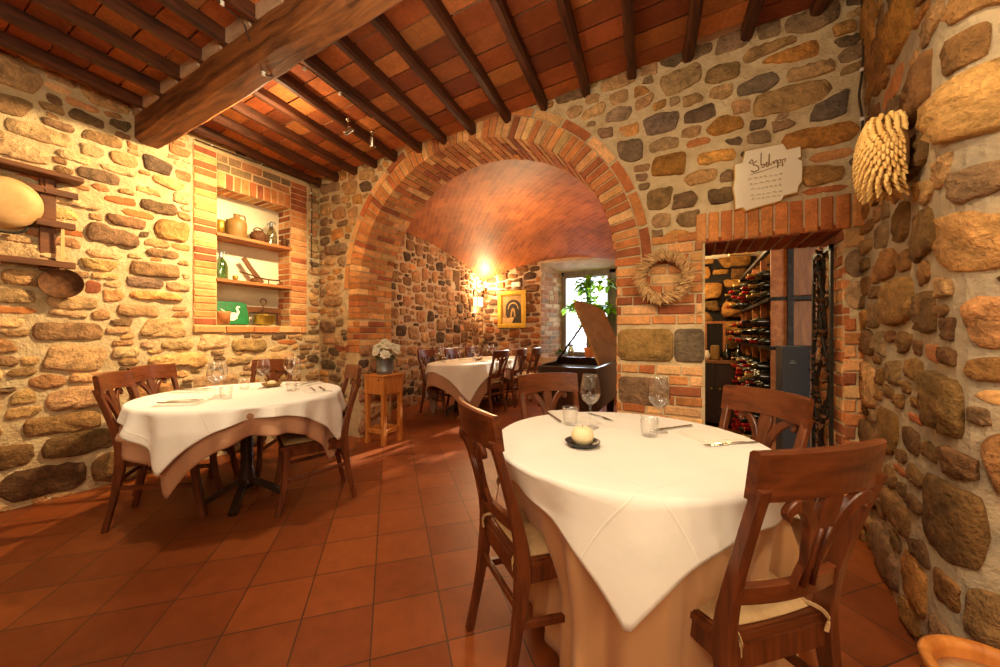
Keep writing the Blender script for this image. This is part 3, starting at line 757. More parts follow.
# ---- floor: square terracotta tiles laid on the diagonal
mb = MB(); mb.quad((-4.6, -2.7, 0), (2.7, -2.7, 0), (2.7, 7.7, 0), (-4.6, 7.7, 0))
N = NT('terracotta_floor'); v = coords(N)
mp = N.node('ShaderNodeMapping'); mp.inputs['Rotation'].default_value = (0, 0, R(-45)); mp.inputs['Location'].default_value = (.07, .02, 0); N.link(v, mp.inputs['Vector'])
bt = N.node('ShaderNodeTexBrick'); bt.offset = 0; bt.inputs['Scale'].default_value = 1; bt.inputs['Brick Width'].default_value = .285; bt.inputs['Row Height'].default_value = .285
bt.inputs['Mortar Size'].default_value = .0035; bt.inputs['Mortar Smooth'].default_value = .3; bt.inputs['Bias'].default_value = 0
bt.inputs['Color1'].default_value = (*lin((152, 80, 34)), 1); bt.inputs['Color2'].default_value = (*lin((126, 61, 25)), 1); bt.inputs['Mortar'].default_value = (*lin((72, 44, 28)), 1)
N.link(mp.outputs[0], bt.inputs['Vector'])
n1 = noise(N, v, 1.6, 6, .6); n2 = noise(N, v, 14, 5, .6)
r1 = ramp(N, n1.outputs['Fac'], [(.3, (.78, .74, .7)), (.7, (1.12, 1.1, 1.08))]); r2 = ramp(N, n2.outputs['Fac'], [(.3, (.86, .85, .84)), (.7, (1.1, 1.1, 1.1))])
c = mulcol(N, mulcol(N, bt.outputs['Color'], r1.outputs['Color']), r2.outputs['Color']); N.link(c, N.b.inputs['Base Color'])
rg = N.node('ShaderNodeMapRange'); rg.inputs['To Min'].default_value = .3; rg.inputs['To Max'].default_value = .55; N.link(n1.outputs['Fac'], rg.inputs['Value']); N.link(rg.outputs['Result'], N.b.inputs['Roughness'])
N.b.inputs['Specular IOR Level'].default_value = .45
nb = bump(N, bt.outputs['Fac'], -.5, .003); nb = bump(N, n1.outputs['Fac'], .15, .02, nb); nb = bump(N, n2.outputs['Fac'], .1, .004, nb); N.link(nb, N.b.inputs['Normal'])
struct(mb.build('floor', N.m))

# ---- timber ceiling: terracotta pianelle between joists, one main beam
SK = -.099                                   # joists run slightly askew to the walls
JE = [-5.0, -4.7, -4.4, -4.08, -3.76, -3.44, -3.12, -2.82, -2.48, -2.16, -1.83, -1.46, -1.11, -.75, -.40, -.02, .32, .68, 1.05, 1.4, 1.75, 2.1, 2.45]
def jx(xe, y): return xe + SK * (y - YB)
mb = MB(); mb.mat = 1
mb.quad((XL - .1, -2.7, zc(XL - .1) + .02), (2.7, -2.7, zc(2.7) + .02), (2.7, YB + .1, zc(2.7) + .02), (XL - .1, YB + .1, zc(XL - .1) + .02))
mb.mat = 0
TP = [(176, 100, 50), (156, 82, 40), (190, 116, 62), (138, 70, 36), (168, 92, 46)]
xs = JE + [2.85]
for a, b in zip(xs, xs[1:]):
    nsub = 1
    y = YB + .02 - rng.uniform(0, .12)
    while y > -2.6:
        L = .175; mb.col = vary(rng.choice(TP), rng, .2, .05); g = .004
        p = [(jx(a, y) + g, y - g), (jx(b, y) - g, y - g), (jx(b, y - L) - g, y - L + g), (jx(a, y - L) + g, y - L + g)]
        dz = rng.uniform(-.004, .004)
        mb.quad(*[(x, yy, zc(x) + dz) for x, yy in p]); y -= L
struct(mb.build('ceiling', [M['tile'], M['joint']]))
for i, xe in enumerate(JE[2:-1]):
    mb = MB(); w, h = .07, .078; yb_, ye = -2.62, YB + .03
    if jx(xe, yb_) - .04 < XL:
        pass
    n = 26; rj = random.Random(i); pts = []
    ring = []
    ys = [yb_ + (ye - yb_) * k / n for k in range(n + 1)]
    ys = [y for y in ys if jx(xe, y) - w / 2 > XL - .03]
    if len(ys) < 4: continue
    for y in ys:
        x = jx(xe, y) + rj.uniform(-.004, .004); ww = w / 2 * rj.uniform(.92, 1.06); hh = h * rj.uniform(.94, 1.05); z = zc(x); c = .018
        ring.append(mb.verts([(x - ww, y, z + .02), (x - ww, y, z - hh + c), (x - ww + c, y, z - hh), (x + ww - c, y, z - hh), (x + ww, y, z - hh + c), (x + ww, y, z + .02)]))
    for a, b in zip(ring, ring[1:]):
        for k in range(6): mb.face((a[k], a[(k + 1) % 6], b[(k + 1) % 6], b[k]))
    mb.face(ring[0]); mb.face(ring[-1])
    struct(mb.build('ceiling_beam', M['joist']))
# main beam
mb = MB(); n = 40; rj = random.Random(3); ring = []
for k in range(n + 1):
    x = XL - .12 + (2.65 - XL + .12) * k / n; zt = zc(x) - .075; zb = 2.80 + .03 * (x - XL) + rj.uniform(-.006, .006)
    y0, y1 = 1.215 + rj.uniform(-.006, .006), 1.405 + rj.uniform(-.006, .006); c = .035
    ring.append(mb.verts([(x, y0, zt), (x, y0, zb + c), (x, y0 + c, zb), (x, y1 - c, zb), (x, y1, zb + c), (x, y1, zt), (x, y1 - .03, zt + .01), (x, y0 + .03, zt + .01)]))
for a, b in zip(ring, ring[1:]):
    for k in range(8): mb.face((a[k], a[(k + 1) % 8], b[(k + 1) % 8], b[k]))
mb.face(ring[0]); mb.face(ring[-1])
struct(mb.build('ceiling_beam', M['beam'], autosmooth=40))
mb = MB()
for a, b in zip(JE, JE[1:]):       # mortar packing between joists on the beam
    xa, xb = jx(a, 1.2) + .036, jx(b, 1.2) - .036
    xa = max(xa, XL)
    if xb - xa > .05: mb.box(xa, xb, 1.20, 1.30, zc(xa) - .08, zc(xa) + .015)
struct(mb.build('trim_2', M['mortar_pink']))

# ================================================================== furniture
def make_chair(label, group, name='dining_chair'):
    t = empty(name, (0, 0, 0), 0, label, 'chair', group)
    W = M['chairwood']
    # rear legs run up into the back posts: sabre foot, upright at the seat, raked back above
    for s in (-1, 1):
        pts = smooth_pts([(s * .176, -.262, 0), (s * .174, -.232, .14), (s * .17, -.205, .30), (s * .168, -.192, .44), (s * .168, -.208, .56), (s * .173, -.252, .72), (s * .18, -.298, .865)], 5)
        n = len(pts); wd = [.042 if k < n * .5 else .042 - .008 * (k - n * .5) / (n * .5) for k in range(n)]
        th = [.03 + .022 * math.exp(-((p.z - .42) / .16) ** 2) for p in pts]
        mb = MB(); mb.ribbon(pts, [.03] * n, th, (1, 0, 0), .25); leg = mb.build('leg', W, t)
        mb = MB(); mb.lathe([(.012, 0), (.012, .006)], 10, (s * .176, -.262, 0)); mb.build('foot_pad', M['zinc'], leg)
    for s in (-1, 1):
        pts = smooth_pts([(s * .195, .225, 0), (s * .192, .19, .16), (s * .188, .172, .32), (s * .185, .172, .445)], 5)
        mb = MB(); n = len(pts); mb.ribbon(pts, [.030 + .008 * k / n for k in range(n)], [.032 + .010 * k / n for k in range(n)], (1, 0, 0), .25); leg = mb.build('leg', W, t)
        mb = MB(); mb.lathe([(.012, 0), (.012, .006)], 10, (s * .195, .225, 0)); mb.build('foot_pad', M['zinc'], leg)
    # crest rail, bowed towards the sitter's back
    mb = MB(); n = 14; rows = []
    for k in range(n + 1):
        u = -1 + 2 * k / n; x = u * .195; yb = -.293 - .034 * (1 - u * u) ; prof = []
        top = .952 - .006 * u * u; bot = .838 + .010 * math.cos(u * PI) * .5
        for (dy, z) in ((.013, bot), (.013, top - .006), (.006, top), (-.006, top), (-.013, top - .006), (-.013, bot)):
            prof.append((x, yb + dy - (z - .84) * .14 + .012, z))
        rows.append(mb.verts(prof))
    for a, b in zip(rows, rows[1:]):
        for j in range(6): mb.face((a[j], a[(j + 1) % 6], b[(j + 1) % 6], b[j]))
    mb.face(rows[0]); mb.face(rows[-1]); mb.build('crest_rail', M['chairwood_h'], t)
    # lower back rail
    mb = MB(); pts = [(x, -.212 - .022 * (1 - (x / .17) ** 2), .575) for x in [-.17 + .34 * k / 10 for k in range(11)]]
    mb.ribbon(pts, [.048] * 11, .020, (0, -.12, 1), .2); mb.build('back_rail', M['chairwood_h'], t)
    # splat: slim vase with two leaves springing to either side
    def by(z): return -.222 - .28 * (z - .575) - .02
    mb = MB()
    pts = [(0, by(z), z) for z in [.585 + .265 * k / 8 for k in range(9)]]
    mb.ribbon(pts, [.056, .050, .040, .036, .036, .042, .052, .058, .046], .018, (1, 0, 0), .25)
    for dx in (-.016, .016): mb.tube([(dx, by(.62) - .010, .60), (dx * .7, by(.68) - .010, .68), (dx * .9, by(.76) - .010, .76)], .006, 6)
    mb.build('splat', W, t)
    for s in (-1, 1):
        ctl = [(s * .010, .645), (s * .022, .70), (s * .040, .765), (s * .070, .808), (s * .104, .826), (s * .124, .812), (s * .116, .796)]
        pts = smooth_pts([(x, by(z) - .002, z) for x, z in ctl], 5); n = len(pts)
        mb = MB(); mb.ribbon(pts, .018, [.016 + .016 * math.sin(PI * min(1, k / (n - 1) * 1.05)) for k in range(n)], (0, 1, 0), .3)
        # the ribbon is measured along y, so swap: leaf broad in the plane of the back
        mb.build('splat_leaf', W, t)
    # seat frame
    mb = MB(); bm = bmesh.new()
    v = [bm.verts.new(p) for p in ((-.168, -.195, .425), (.168, -.195, .425), (.215, .205, .425), (-.215, .205, .425))]; f = bm.faces.new(v)
    e = bmesh.ops.extrude_face_region(bm, geom=[f]); bmesh.ops.translate(bm, verts=[x for x in e['geom'] if isinstance(x, bmesh.types.BMVert)], vec=(0, 0, .03))
    bmesh.ops.recalc_face_normals(bm, faces=bm.faces[:]); bmesh.ops.bevel(bm, geom=bm.edges[:], offset=.006, segments=2, affect='EDGES'); mb.add_bm(bm)
    mb.build('seat', M['chairwood_h'], t)
    mb = MB(); mb.box(-.155, .155, -.202, -.182, .37, .43); mb.box(-.18, .18, .165, .185, .375, .43)
    for s in (-1, 1): mb.ribbon([(s * .158, -.19, .402), (s * .186, .17, .402)], .016, .055, (1, 0, 0), .15)
    mb.build('seat_rail', W, t)
    # loose cushion
    mb = MB(); NN = 12; g = {}
    for i in range(NN + 1):
        for j in range(NN + 1):
            u, w = -1 + 2 * i / NN, -1 + 2 * j / NN
            q = (1 - abs(u) ** 3.5) * (1 - abs(w) ** 3.5); sx = .158 + .035 * (w + 1) / 2
            rx = u * sx * (1 - .04 * w * w); ry = .005 + w * .185 * (1 - .04 * u * u)
            dm = .006 * math.cos(u * 9) * math.cos(w * 9) * q
            g[i, j, 1] = mb.vert((rx, ry, .461 + .032 * q ** .5 + dm)); g[i, j, 0] = mb.vert((rx, ry, .457))
    mb.smooth = True
    for i in range(NN):
        for j in range(NN):
            for k in (0, 1): mb.face((g[i, j, k], g[i + 1, j, k], g[i + 1, j + 1, k], g[i, j + 1, k]))
    for i in range(NN):
        for j in (0, NN): mb.face((g[i, j, 0], g[i + 1, j, 0], g[i + 1, j, 1], g[i, j, 1])); mb.face((g[j, i, 0], g[j, i + 1, 0], g[j, i + 1, 1], g[j, i, 1]))
    cu = mb.build('cushion', M['cushion'], t)
    for s in (-1, 1):
        mb = MB(); mb.ribbon(smooth_pts([(s * .13, -.16, .468), (s * .14, -.200, .470), (s * .144, -.216, .455), (s * .14, -.214, .42)], 4), .010, .003, (0, 0, 1), .2); mb.build('cushion_tie', M['cushion'], cu)
    # stretchers
    for s in (-1, 1):
        mb = MB(); mb.ribbon([(s * .171, -.205, .255), (s * .188, .178, .215)], .018, .026, (1, 0, 0), .25); mb.build('stretcher', W, t)
    mb = MB(); mb.ribbon([(-.168, -.205, .30), (.168, -.205, .30)], .016, .026, (0, 1, 0), .25); mb.build('stretcher', W, t)
    return t
chair0 = make_chair('', None); first = [True]
def chair_at(mid, face, label, group, off=.30):
    """mid: plan point under the crest rail; face: direction the sitter looks"""
    f = Vector(face).normalized(); p = Vector(mid) + f * off; rz = math.atan2(-f.x, f.y)
    if first[0]:
        first[0] = False; o = chair0; o.location = (p.x, p.y, 0); o.rotation_euler = (0, 0, rz); o['label'] = label; o['group'] = group; return o
    return dup(chair0, (p.x, p.y, 0), rz, label, group)
GF, GL, GR_ = 'chairs round the front table', 'chairs round the table by the stone wall', 'chairs at the table beyond the arch'
chair_at((.268, 1.075), (-.68, .73), 'brown wooden dining chair with its back to the camera, closest to the wooden tub', GF)
chair_at((-.684, 1.093), (.634, .774), 'brown wooden dining chair seen side-on at the open floor side of the front table', GF)
chair_at((-.79, 2.12), (.698, -.716), 'brown wooden dining chair at the front table standing before the piano', GF)
chair_at((.285, 1.955), (-.731, -.682), 'brown wooden dining chair at the front table standing before the wine cellar opening', GF)
chair_at((-3.29, .875), (.61, .79), 'brown wooden dining chair nearest the hanging pan, at the table by the stone wall', GL)
chair_at((-3.76, 1.22), (.86, .5), 'brown wooden dining chair half hidden behind another, beside the left stone wall', GL)
chair_at((-3.58, 2.05), (.47, -.88), 'brown wooden dining chair below the brick niche, behind the wine glasses', GL)
chair_at((-2.33, 1.95), (-.45, -.9), 'brown wooden dining chair between the left table and the pine pedestal', GL)
for i, (x, y, f, l) in enumerate([(-2.5, 4.75, (-1, .12), 'wooden dining chair on the piano side of the far table, nearest the arch'),
                               (-2.47, 5.42, (-1, 0), 'wooden dining chair on the piano side of the far table, middle of its row'),
                               (-2.45, 6.02, (-1, 0), 'wooden dining chair on the piano side of the far table, nearest the window'),
                               (-3.66, 4.42, (1, 0), 'wooden dining chair along the dark stone wall of the far room, nearest the arch'),
                               (-3.66, 5.1, (1, 0), 'wooden dining chair along the dark stone wall of the far room, middle of its row'),
                               (-3.66, 5.72, (1, 0), 'wooden dining chair along the dark stone wall of the far room, below the wall lamp')]):
    chair_at((x, y), f, l, GR_)

# ---- tables and cloths
def make_table(c, r, h, label, ry=None):
    t = empty('dining_table', (c[0], c[1], 0), 0, label, 'table'); ry = ry or r
    mb = MB(); n = 40
    rings = [mb.verts([(math.cos(2 * PI * k / n) * r, math.sin(2 * PI * k / n) * ry, z) for k in range(n)]) for z in (h - .03, h)]
    for k in range(n): mb.face((rings[0][k], rings[0][(k + 1) % n], rings[1][(k + 1) % n], rings[1][k]))
    mb.face(rings[0]); mb.face(rings[1]); mb.build('tabletop', M['table_dark'], t)
    for yy in ((0,) if ry == r else (-ry * .5, ry * .5)):
        mb = MB(); mb.lathe([(.05, .1), (.055, .14), (.04, .25), (.038, .55), (.05, .68), (.09, h - .03)], 20, (0, yy, 0)); mb.build('pedestal', M['table_dark'], t)
        for k in range(4):
            a = PI / 4 + k * PI / 2; ca, sa = math.cos(a), math.sin(a); q = .42 * r
            mb = MB(); mb.ribbon(smooth_pts([(ca * .03, yy + sa * .03, .15), (ca * q * .5, yy + sa * q * .5, .10), (ca * q, yy + sa * q, .018)], 5), .05, .035, (-sa, ca, 0), .25); mb.build('foot', M['table_dark'], t)
    return t
def cloth(name, c, r, h, ext, mat, label, rot=0, round_=False, fold=.018, flare=.05, seed=1, ry=None, nf=17, corner=.06, f0=0, dents=(), ld=.45):
    """cloth laid on a (round/oval) table, its overhang falling in soft folds. ext: half side of a square cloth or overhang radius"""
    rg = random.Random(seed); ry = ry or r
    ph = [(rg.uniform(0, 6.28), rg.uniform(.5, 1), k) for k in (nf - 8, nf - 3, nf, nf + 5)]
    n = 208; KD = 16; mb = MB(); mb.smooth = True; rows = []
    ex, ey = (ext, ext) if not isinstance(ext, tuple) else ext
    rows_top = 7
    grid = []
    for k in range(n):
        th = 2 * PI * k / n; ct, st = math.cos(th), math.sin(th)
        lc, ls = math.cos(th - rot), math.sin(th - rot)
        rt = 1 / math.sqrt((ct / r) ** 2 + (st / ry) ** 2)
        if round_: Rr = rt + ex
        else: Rr = 1 / max(abs(lc) / ex, abs(ls) / ey)
        L = max(.02, Rr - rt)
        cs = abs(math.sin(2 * (th - rot))) ** 6         # 1 at the corners
        col = []; flat = []
        for j in range(1, rows_top + 1):
            q = j / rows_top * (rt - .006); col.append((ct * q, st * q, h)); flat.append((lc * q + 2, ls * q + 2, 0))
        for j in range(KD + 1):
            l = L * j / KD
            f = sum(a * math.sin(k_ * th + p) for p, a, k_ in ph) / 2.2
            am = fold * min(1, max(0, l - f0) / .12) * (1 + l * 1.2) * (1 - .45 * cs)
            dt = sum(d_ * math.exp(-(((th - a_ + PI) % (2 * PI) - PI) / w_) ** 2) for a_, d_, w_ in dents) * min(1, l / ld)
            e = .014
            if l < e: dr, dz = e * math.sin(l / e * PI / 2) * .9, e * (1 - math.cos(l / e * PI / 2))
            else: dr, dz = e * .9 + (l - e) * (flare + corner * cs) + am * (f + .35) - dt, e + (l - e) * .985
            col.append((ct * (rt - .006 + dr), st * (rt - .006 + dr), h - dz)); flat.append((lc * (rt + l) + 2, ls * (rt + l) + 2, 0))
        grid.append((col, flat))
    mb.col = (2, 2, 0); ctr = mb.vert((0, 0, h)); idx = []
    for col, flat in grid:
        r_ = []
        for pt, fc in zip(col, flat): mb.col = fc; r_.append(mb.vert(pt))
        idx.append(r_)
    m = len(idx[0])
    for k in range(n):
        a, b = idx[k], idx[(k + 1) % n]; mb.face((ctr, a[0], b[0]))
        for j in range(m - 1): mb.face((a[j], a[j + 1], b[j + 1], b[j]))
    o = mb.build(name, mat, None, loc=(c[0], c[1], 0))
    sm = o.modifiers.new('thick', 'SOLIDIFY'); sm.thickness = .002; sm.offset = 1
    return tag(o, label, 'tablecloth')
FC, FR_ = (-.237, 1.513), .505
LC, LR = (-2.82, 1.43), .60
HT = .762
make_table(FC, FR_, HT, 'round dining table under a floor-length tan cloth, nearest the camera')
cloth('under_cloth', FC, FR_ + .004, HT + .004, .735, M['tan_cloth'], 'tan cloth falling to the floor around the front table', round_=True, fold=.02, flare=.0, seed=5, nf=20, f0=.12, dents=((R(222), .24, .75), (R(320), .10, .5), (R(131), .18, .5), (R(40), .15, .5)))
cloth('tablecloth', FC, FR_ + .012, HT + .010, .605, M['white_cloth'], 'white square cloth over the floor-length tan cloth of the front table', rot=R(-80.6 + 45), fold=.012, flare=.08, seed=3, nf=13, corner=.06, dents=((R(222), .05, .6),), ld=.1)
make_table(LC, LR, HT, 'round dining table with visible dark pedestal beside the left stone wall')
cloth('under_cloth', LC, LR + .004, HT + .004, .775, M['tan_cloth_b'], 'dusty rose cloth hanging below the white cloth of the left table', rot=R(-63 + 45), fold=.048, flare=-.05, seed=12, nf=17, corner=.0, f0=.05)
cloth('tablecloth', LC, LR + .012, HT + .010, .68, M['white_cloth'], 'white square cloth on the left table over a dusty rose cloth', rot=R(-63 + 45), fold=.038, flare=.07, seed=12, nf=17, corner=.03)
TC = (-3.06, 5.0)
make_table(TC, .43, HT, 'long oval dining table in the room beyond the arch', 1.15)
cloth('under_cloth', TC, .434, HT + .004, (.70, 1.43), M['tan_cloth_b'], 'rosy tan cloth hanging below the white cloth in the far room', rot=0, fold=.02, flare=-.02, corner=.0, seed=22, ry=1.155, nf=22)
cloth('tablecloth', TC, .442, HT + .010, (.56, 1.25), M['white_cloth'], 'white cloth on the long table beyond the arch', rot=0, fold=.024, flare=.09, seed=22, ry=1.163, nf=22)
ZT_ = HT + .0125

# ---- tableware
def make_wineglass(name, label, group, s=1.0):
    mb = MB(); pr = [(.038, 0), (.037, .003), (.012, .007), (.0045, .014), (.004, .06), (.005, .098), (.014, .106), (.034, .124), (.046, .15), (.047, .162), (.043, .19), (.037, .222), (.0335, .24)]
    pi_ = [(.0325, .24), (.036, .222), (.042, .19), (.046, .162), (.0448, .15), (.033, .126), (.013, .109), (0, .107)]
    mb.lathe([(r * s, z * s) for r, z in pr + pi_], 28)
    o = mb.build(name, M['glass']); return tag(o, label, 'wine glass', group)
def make_tumbler(name, label, group):
    mb = MB(); mb.lathe([(.026, 0), (.031, .004), (.035, .04), (.036, .082), (.034, .082), (.033, .04), (.029, .008), (0, .008)], 26)
    o = mb.build(name, M['glass']); return tag(o, label, 'tumbler', group)
def place(o, x, y, z=ZT_, rz=0): o.location = (x, y, z); o.rotation_euler = (0, 0, rz); return o
g0 = place(make_wineglass('wine_glass', 'tall clear wine glass behind the candle on the front table', 'glasses on the front table'), -.405, 1.635)
place(dup(g0, label='tall clear wine glass in front of the brick pier on the front table'), -.125, 1.70)
t0 = place(make_tumbler('tumbler', 'clear tumbler left of the tall wine glass on the front table', 'glasses on the front table'), -.50, 1.64)
place(dup(t0, label='clear tumbler beside the wine glass in front of the brick pier'), -.155, 1.615)
GLT = 'glasses on the left table'
for (x, y, l) in [(-2.74, 1.20, 'front wine glass of the cluster nearest the viewer on the left table'), (-2.84, 1.27, 'wine glass just behind the front glass on the left table'),
                  (-2.92, 1.60, 'wine glass standing alone mid-table before the chair below the niche'), (-2.66, 1.68, 'wine glass of the right-hand pair on the left table'),
                  (-2.98, 1.84, 'wine glass farthest back on the left table, near the wall')]:
    place(dup(g0, label=l, group=GLT), x, y)
for (x, y, l) in [(-2.67, 1.23, 'tumbler beside the front wine glass on the left table'), (-3.03, 1.52, 'tumbler left of the small bowl on the left table'), (-2.60, 1.62, 'tumbler next to the right-hand wine glass on the left table')]:
    place(dup(t0, label=l, group=GLT), x, y)
GFT = 'glasses on the far table'
for i, (x, y) in enumerate([(-3.28, 4.3), (-3.25, 4.75), (-3.26, 5.15), (-3.24, 5.6), (-2.78, 4.5), (-2.78, 5.0), (-2.76, 5.5), (-2.8, 5.95)]):
    place(dup(g0, label='wine glass set on the long white table beyond the arch', group=GFT), x, y)
for i, (x, y) in enumerate([(-3.18, 4.25), (-3.16, 5.1), (-2.86, 4.58), (-2.86, 5.55)]):
    place(dup(t0, label='tumbler set on the long white table beyond the arch', group='tumblers on the far table'), x, y)
def make_fork(label, group):
    mb = MB()
    mb.ribbon([(0, -.095, .004), (0, -.04, .006), (0, .02, .008), (0, .045, .006)], [.012, .009, .006, .02], .002, (1, 0, 0), .2)
    for k in range(4):
        x = -.0085 + k * .0057; mb.ribbon([(x, .045, .006), (x, .07, .004), (x * .95, .095, .006)], [.003, .003, .0018], .0016, (1, 0, 0), .2)
    return tag(mb.build('fork', M['steel']), label, 'fork', group)
def make_knife(label, group):
    mb = MB()
    mb.ribbon([(0, -.11, .005), (0, -.03, .005), (0, 0, .005)], [.013, .011, .009], .005, (1, 0, 0), .3)
    mb.ribbon([(0, 0, .005), (.002, .04, .005), (.003, .085, .005), (-.001, .11, .005)], [.012, .017, .017, .004], .0014, (1, 0, 0), .2)
    return tag(mb.build('table_knife', M['steel']), label, 'knife', group)
def make_napkin(label, group, w=.17, d=.22):
    mb = MB(); nx_ = 8
    for L, (z0, a, b) in enumerate(((0, -w / 2, w / 2), (.004, -w / 2 + .008, w / 2 - .004), (.008, -w / 2 + .014, w / 2 - .012))):
        mb.cbox(a, b, -d / 2 + L * .004, d / 2 - L * .006, z0, z0 + .0036, .0014)
    return tag(mb.build('napkin', M['napkin']), label, 'napkin', group)
fk = make_fork('', None); kn = make_knife('', None); nk = make_napkin('', None)
GFF = 'place settings on the front table'
CL = .0145
place(nk, -.56, 1.80, ZT_, R(38)); nk['label'] = 'folded white napkin at the far left setting of the front table'; nk['group'] = GFF
place(kn, -.62, 1.74, ZT_, R(38)); kn['label'] = 'table knife along the outer edge of the napkin before the piano'; kn['group'] = GFF
place(fk, -.41, 1.85, ZT_, R(230)); fk['label'] = 'fork lying just behind the tall wine glass on the front table'; fk['group'] = GFF
place(dup(nk, label='folded white napkin before the cellar-side chair on the front table', group=GFF), .075, 1.73, ZT_, R(-48))
place(dup(kn, label='table knife beyond the napkin, pointing at the brick pier', group=GFF), -.07, 1.79, ZT_, R(140))
place(dup(fk, label='fork on the napkin edge before the cellar-side chair, the inner of two', group=GFF), .115, 1.62, ZT_, R(132))
place(dup(fk, label='fork nearest the table edge by the cellar-side chair, the outer of two', group=GFF), .15, 1.645, ZT_, R(128))
GLN = 'place settings on the left table'
for (x, y, a, l) in [(-2.72, 1.02, -50, 'front left setting of the left table'), (-3.22, 1.28, -60, 'setting by the half hidden chair on the left table'), (-2.45, 1.72, 65, 'right setting of the left table'), (-2.84, 1.90, 20, 'far setting of the left table')]:
    place(dup(nk, label='folded napkin at the ' + l, group=GLN), x, y, ZT_, R(a))
    ca, sa = math.cos(R(a)), math.sin(R(a))
    place(dup(fk, label='fork on the napkin at the ' + l, group=GLN), x - .03 * ca, y - .03 * sa, ZT_ + .0118, R(a))
    place(dup(kn, label='knife on the napkin at the ' + l, group=GLN), x + .03 * ca, y + .03 * sa, ZT_ + .0118, R(a))
for (x, y, a) in [(-3.3, 4.45, 90), (-3.3, 5.0, 90), (-3.3, 5.5, 90), (-2.74, 4.75, 90), (-2.74, 5.3, 90)]:
    place(dup(nk, label='folded napkin on the long table beyond the arch', group='napkins on the far table'), x, y, ZT_, R(a + 90))
# candle in a dark saucer
cd = empty('candle', (-.365, 1.352, ZT_), 0, 'round cream candle on a black clay saucer on the front table', 'candle')
mb = MB(); mb.lathe([(.036, .0), (.055, .006), (.064, .016), (.066, .020), (.063, .020), (.054, .011), (.034, .006), (0, .006)], 32); mb.build('saucer', M['saucer'], cd)
mb = MB(); mb.lathe([(.026, .007), (.038, .018), (.043, .036), (.040, .054), (.030, .068), (.016, .073), (.010, .070), (0, .069)], 32); mb.build('wax_ball', M['wax'], cd)
mb = MB(); mb.tube([(0, 0, .068), (.001, 0, .076), (.003, .001, .080)], .0012, 6); mb.build('wick', M['dark'], cd)
bw = empty('bowl', (-2.955, 1.68, ZT_), 0, 'small dark bowl with cream candle in the centre of the left table', 'bowl')
mb = MB(); mb.lathe([(.03, 0), (.055, .01), (.075, .032), (.072, .032), (.052, .014), (0, .008)], 28); mb.build('dish', M['stoneware'], bw)
mb = MB(); mb.lathe([(.03, .012), (.034, .03), (.028, .045), (.012, .05), (0, .05)], 20); mb.build('wax_ball', M['wax'], bw)
bw2 = place(dup(bw, label='small dark candle bowl on the long table beyond the arch'), -3.0, 4.9)

# ---- pine pedestal with a zinc bucket of white flowers
st = empty('pedestal_stand', (-3.02, 2.93, 0), 0, 'square honey pine stand with four legs, carrying the flower bucket', 'stand')
mb = MB(); mb.box(-.145, .145, -.145, .145, .545, .735, .004); box_ = mb.build('box', M['pine'], st)
mb = MB(); mb.box(-.155, .155, -.155, .155, .735, .752, .004); mb.build('top', M['pine'], st)
mb = MB(); mb.lathe([(.010, 0), (.010, .003)], 14, (.07, -.1455, .70), axis=Vector((0, -1, 0))); mb.build('knot_hole', M['table_dark'], box_)
for sx in (-1, 1):
    for sy in (-1, 1):
        mb = MB(); mb.box(sx * .12 - .021, sx * .12 + .021, sy * .12 - .021, sy * .12 + .021, 0, .545, .003); mb.build('leg', M['pine'], st)
for (a, b) in ((-1, 0), (1, 0), (0, -1), (0, 1)):
    mb = MB()
    if a: mb.box(a * .12 - .012, a * .12 + .012, -.1, .1, .12, .165, .003)
    else: mb.box(-.1, .1, b * .12 - .012, b * .12 + .012, .12, .165, .003)
    mb.build('stretcher', M['pine'], st)
bk = empty('bucket', (-3.01, 2.93, .752), 0, 'grey zinc bucket holding the white flowers', 'bucket')
mb = MB(); mb.lathe([(.078, 0), (.082, .006), (.088, .03), (.090, .035), (.088, .04), (.094, .17), (.098, .176), (.098, .184), (.092, .184), (.086, .02), (0, .02)], 36); mb.build('body', M['zinc'], bk)
for s in (-1, 1):
    mb = MB(); mb.tube([(s * .094, -.018, .15), (s * .112, -.012, .165), (s * .112, .012, .165), (s * .094, .018, .15)], .004, 6); mb.build('ear', M['zinc'], bk)
fl_ = empty('flower_bouquet', (-3.01, 2.93, .92), 0, 'bunch of white blossoms with a few green leaves in the zinc bucket', 'flowers')
rf = random.Random(4)
def blossom(p, nrm, s):
    mb = MB(); nrm = Vector(nrm).normalized(); q = nrm.to_track_quat('Z', 'Y')
    for L in range(3):
        k = 7 - L
        for i in range(k):
            a = 2 * PI * i / k + L * .4; tilt = .25 + .38 * L; ln = s * (1 - .18 * L); w = s * .62
            pts = []
            for (u, ww) in ((.08, .25), (.5, 1), (.85, .85), (1.0, .35)):
                rr = u * ln * math.cos(tilt * u + .1); zz = u * ln * math.sin(tilt) + .012 * L - .12 * s * u * u * 0
                for sd in (-1, 1):
                    x, y = rr, sd * w * ww * .5
                    pts.append(Vector(p) + q @ Vector((x * math.cos(a) - y * math.sin(a), x * math.sin(a) + y * math.cos(a), zz + .1 * s * abs(sd * ww) * .3)))
            iv = mb.verts(pts); mb.smooth = True
            for j in range(3): mb.face((iv[2 * j], iv[2 * j + 1], iv[2 * j + 3], iv[2 * j + 2]))
    return mb
for k in range(22):
    a = rf.uniform(0, 6.28); e = rf.uniform(.05, 1.35); d = Vector((math.cos(a) * math.cos(e), math.sin(a) * math.cos(e), math.sin(e)))
    p = Vector((d.x * .14, d.y * .14, .03 + d.z * .14)) * rf.uniform(.85, 1.05)
    blossom(p, d + Vector((0, 0, .3)), rf.uniform(.045, .062)).build('blossom', M['petal'], fl_)
mb = MB()
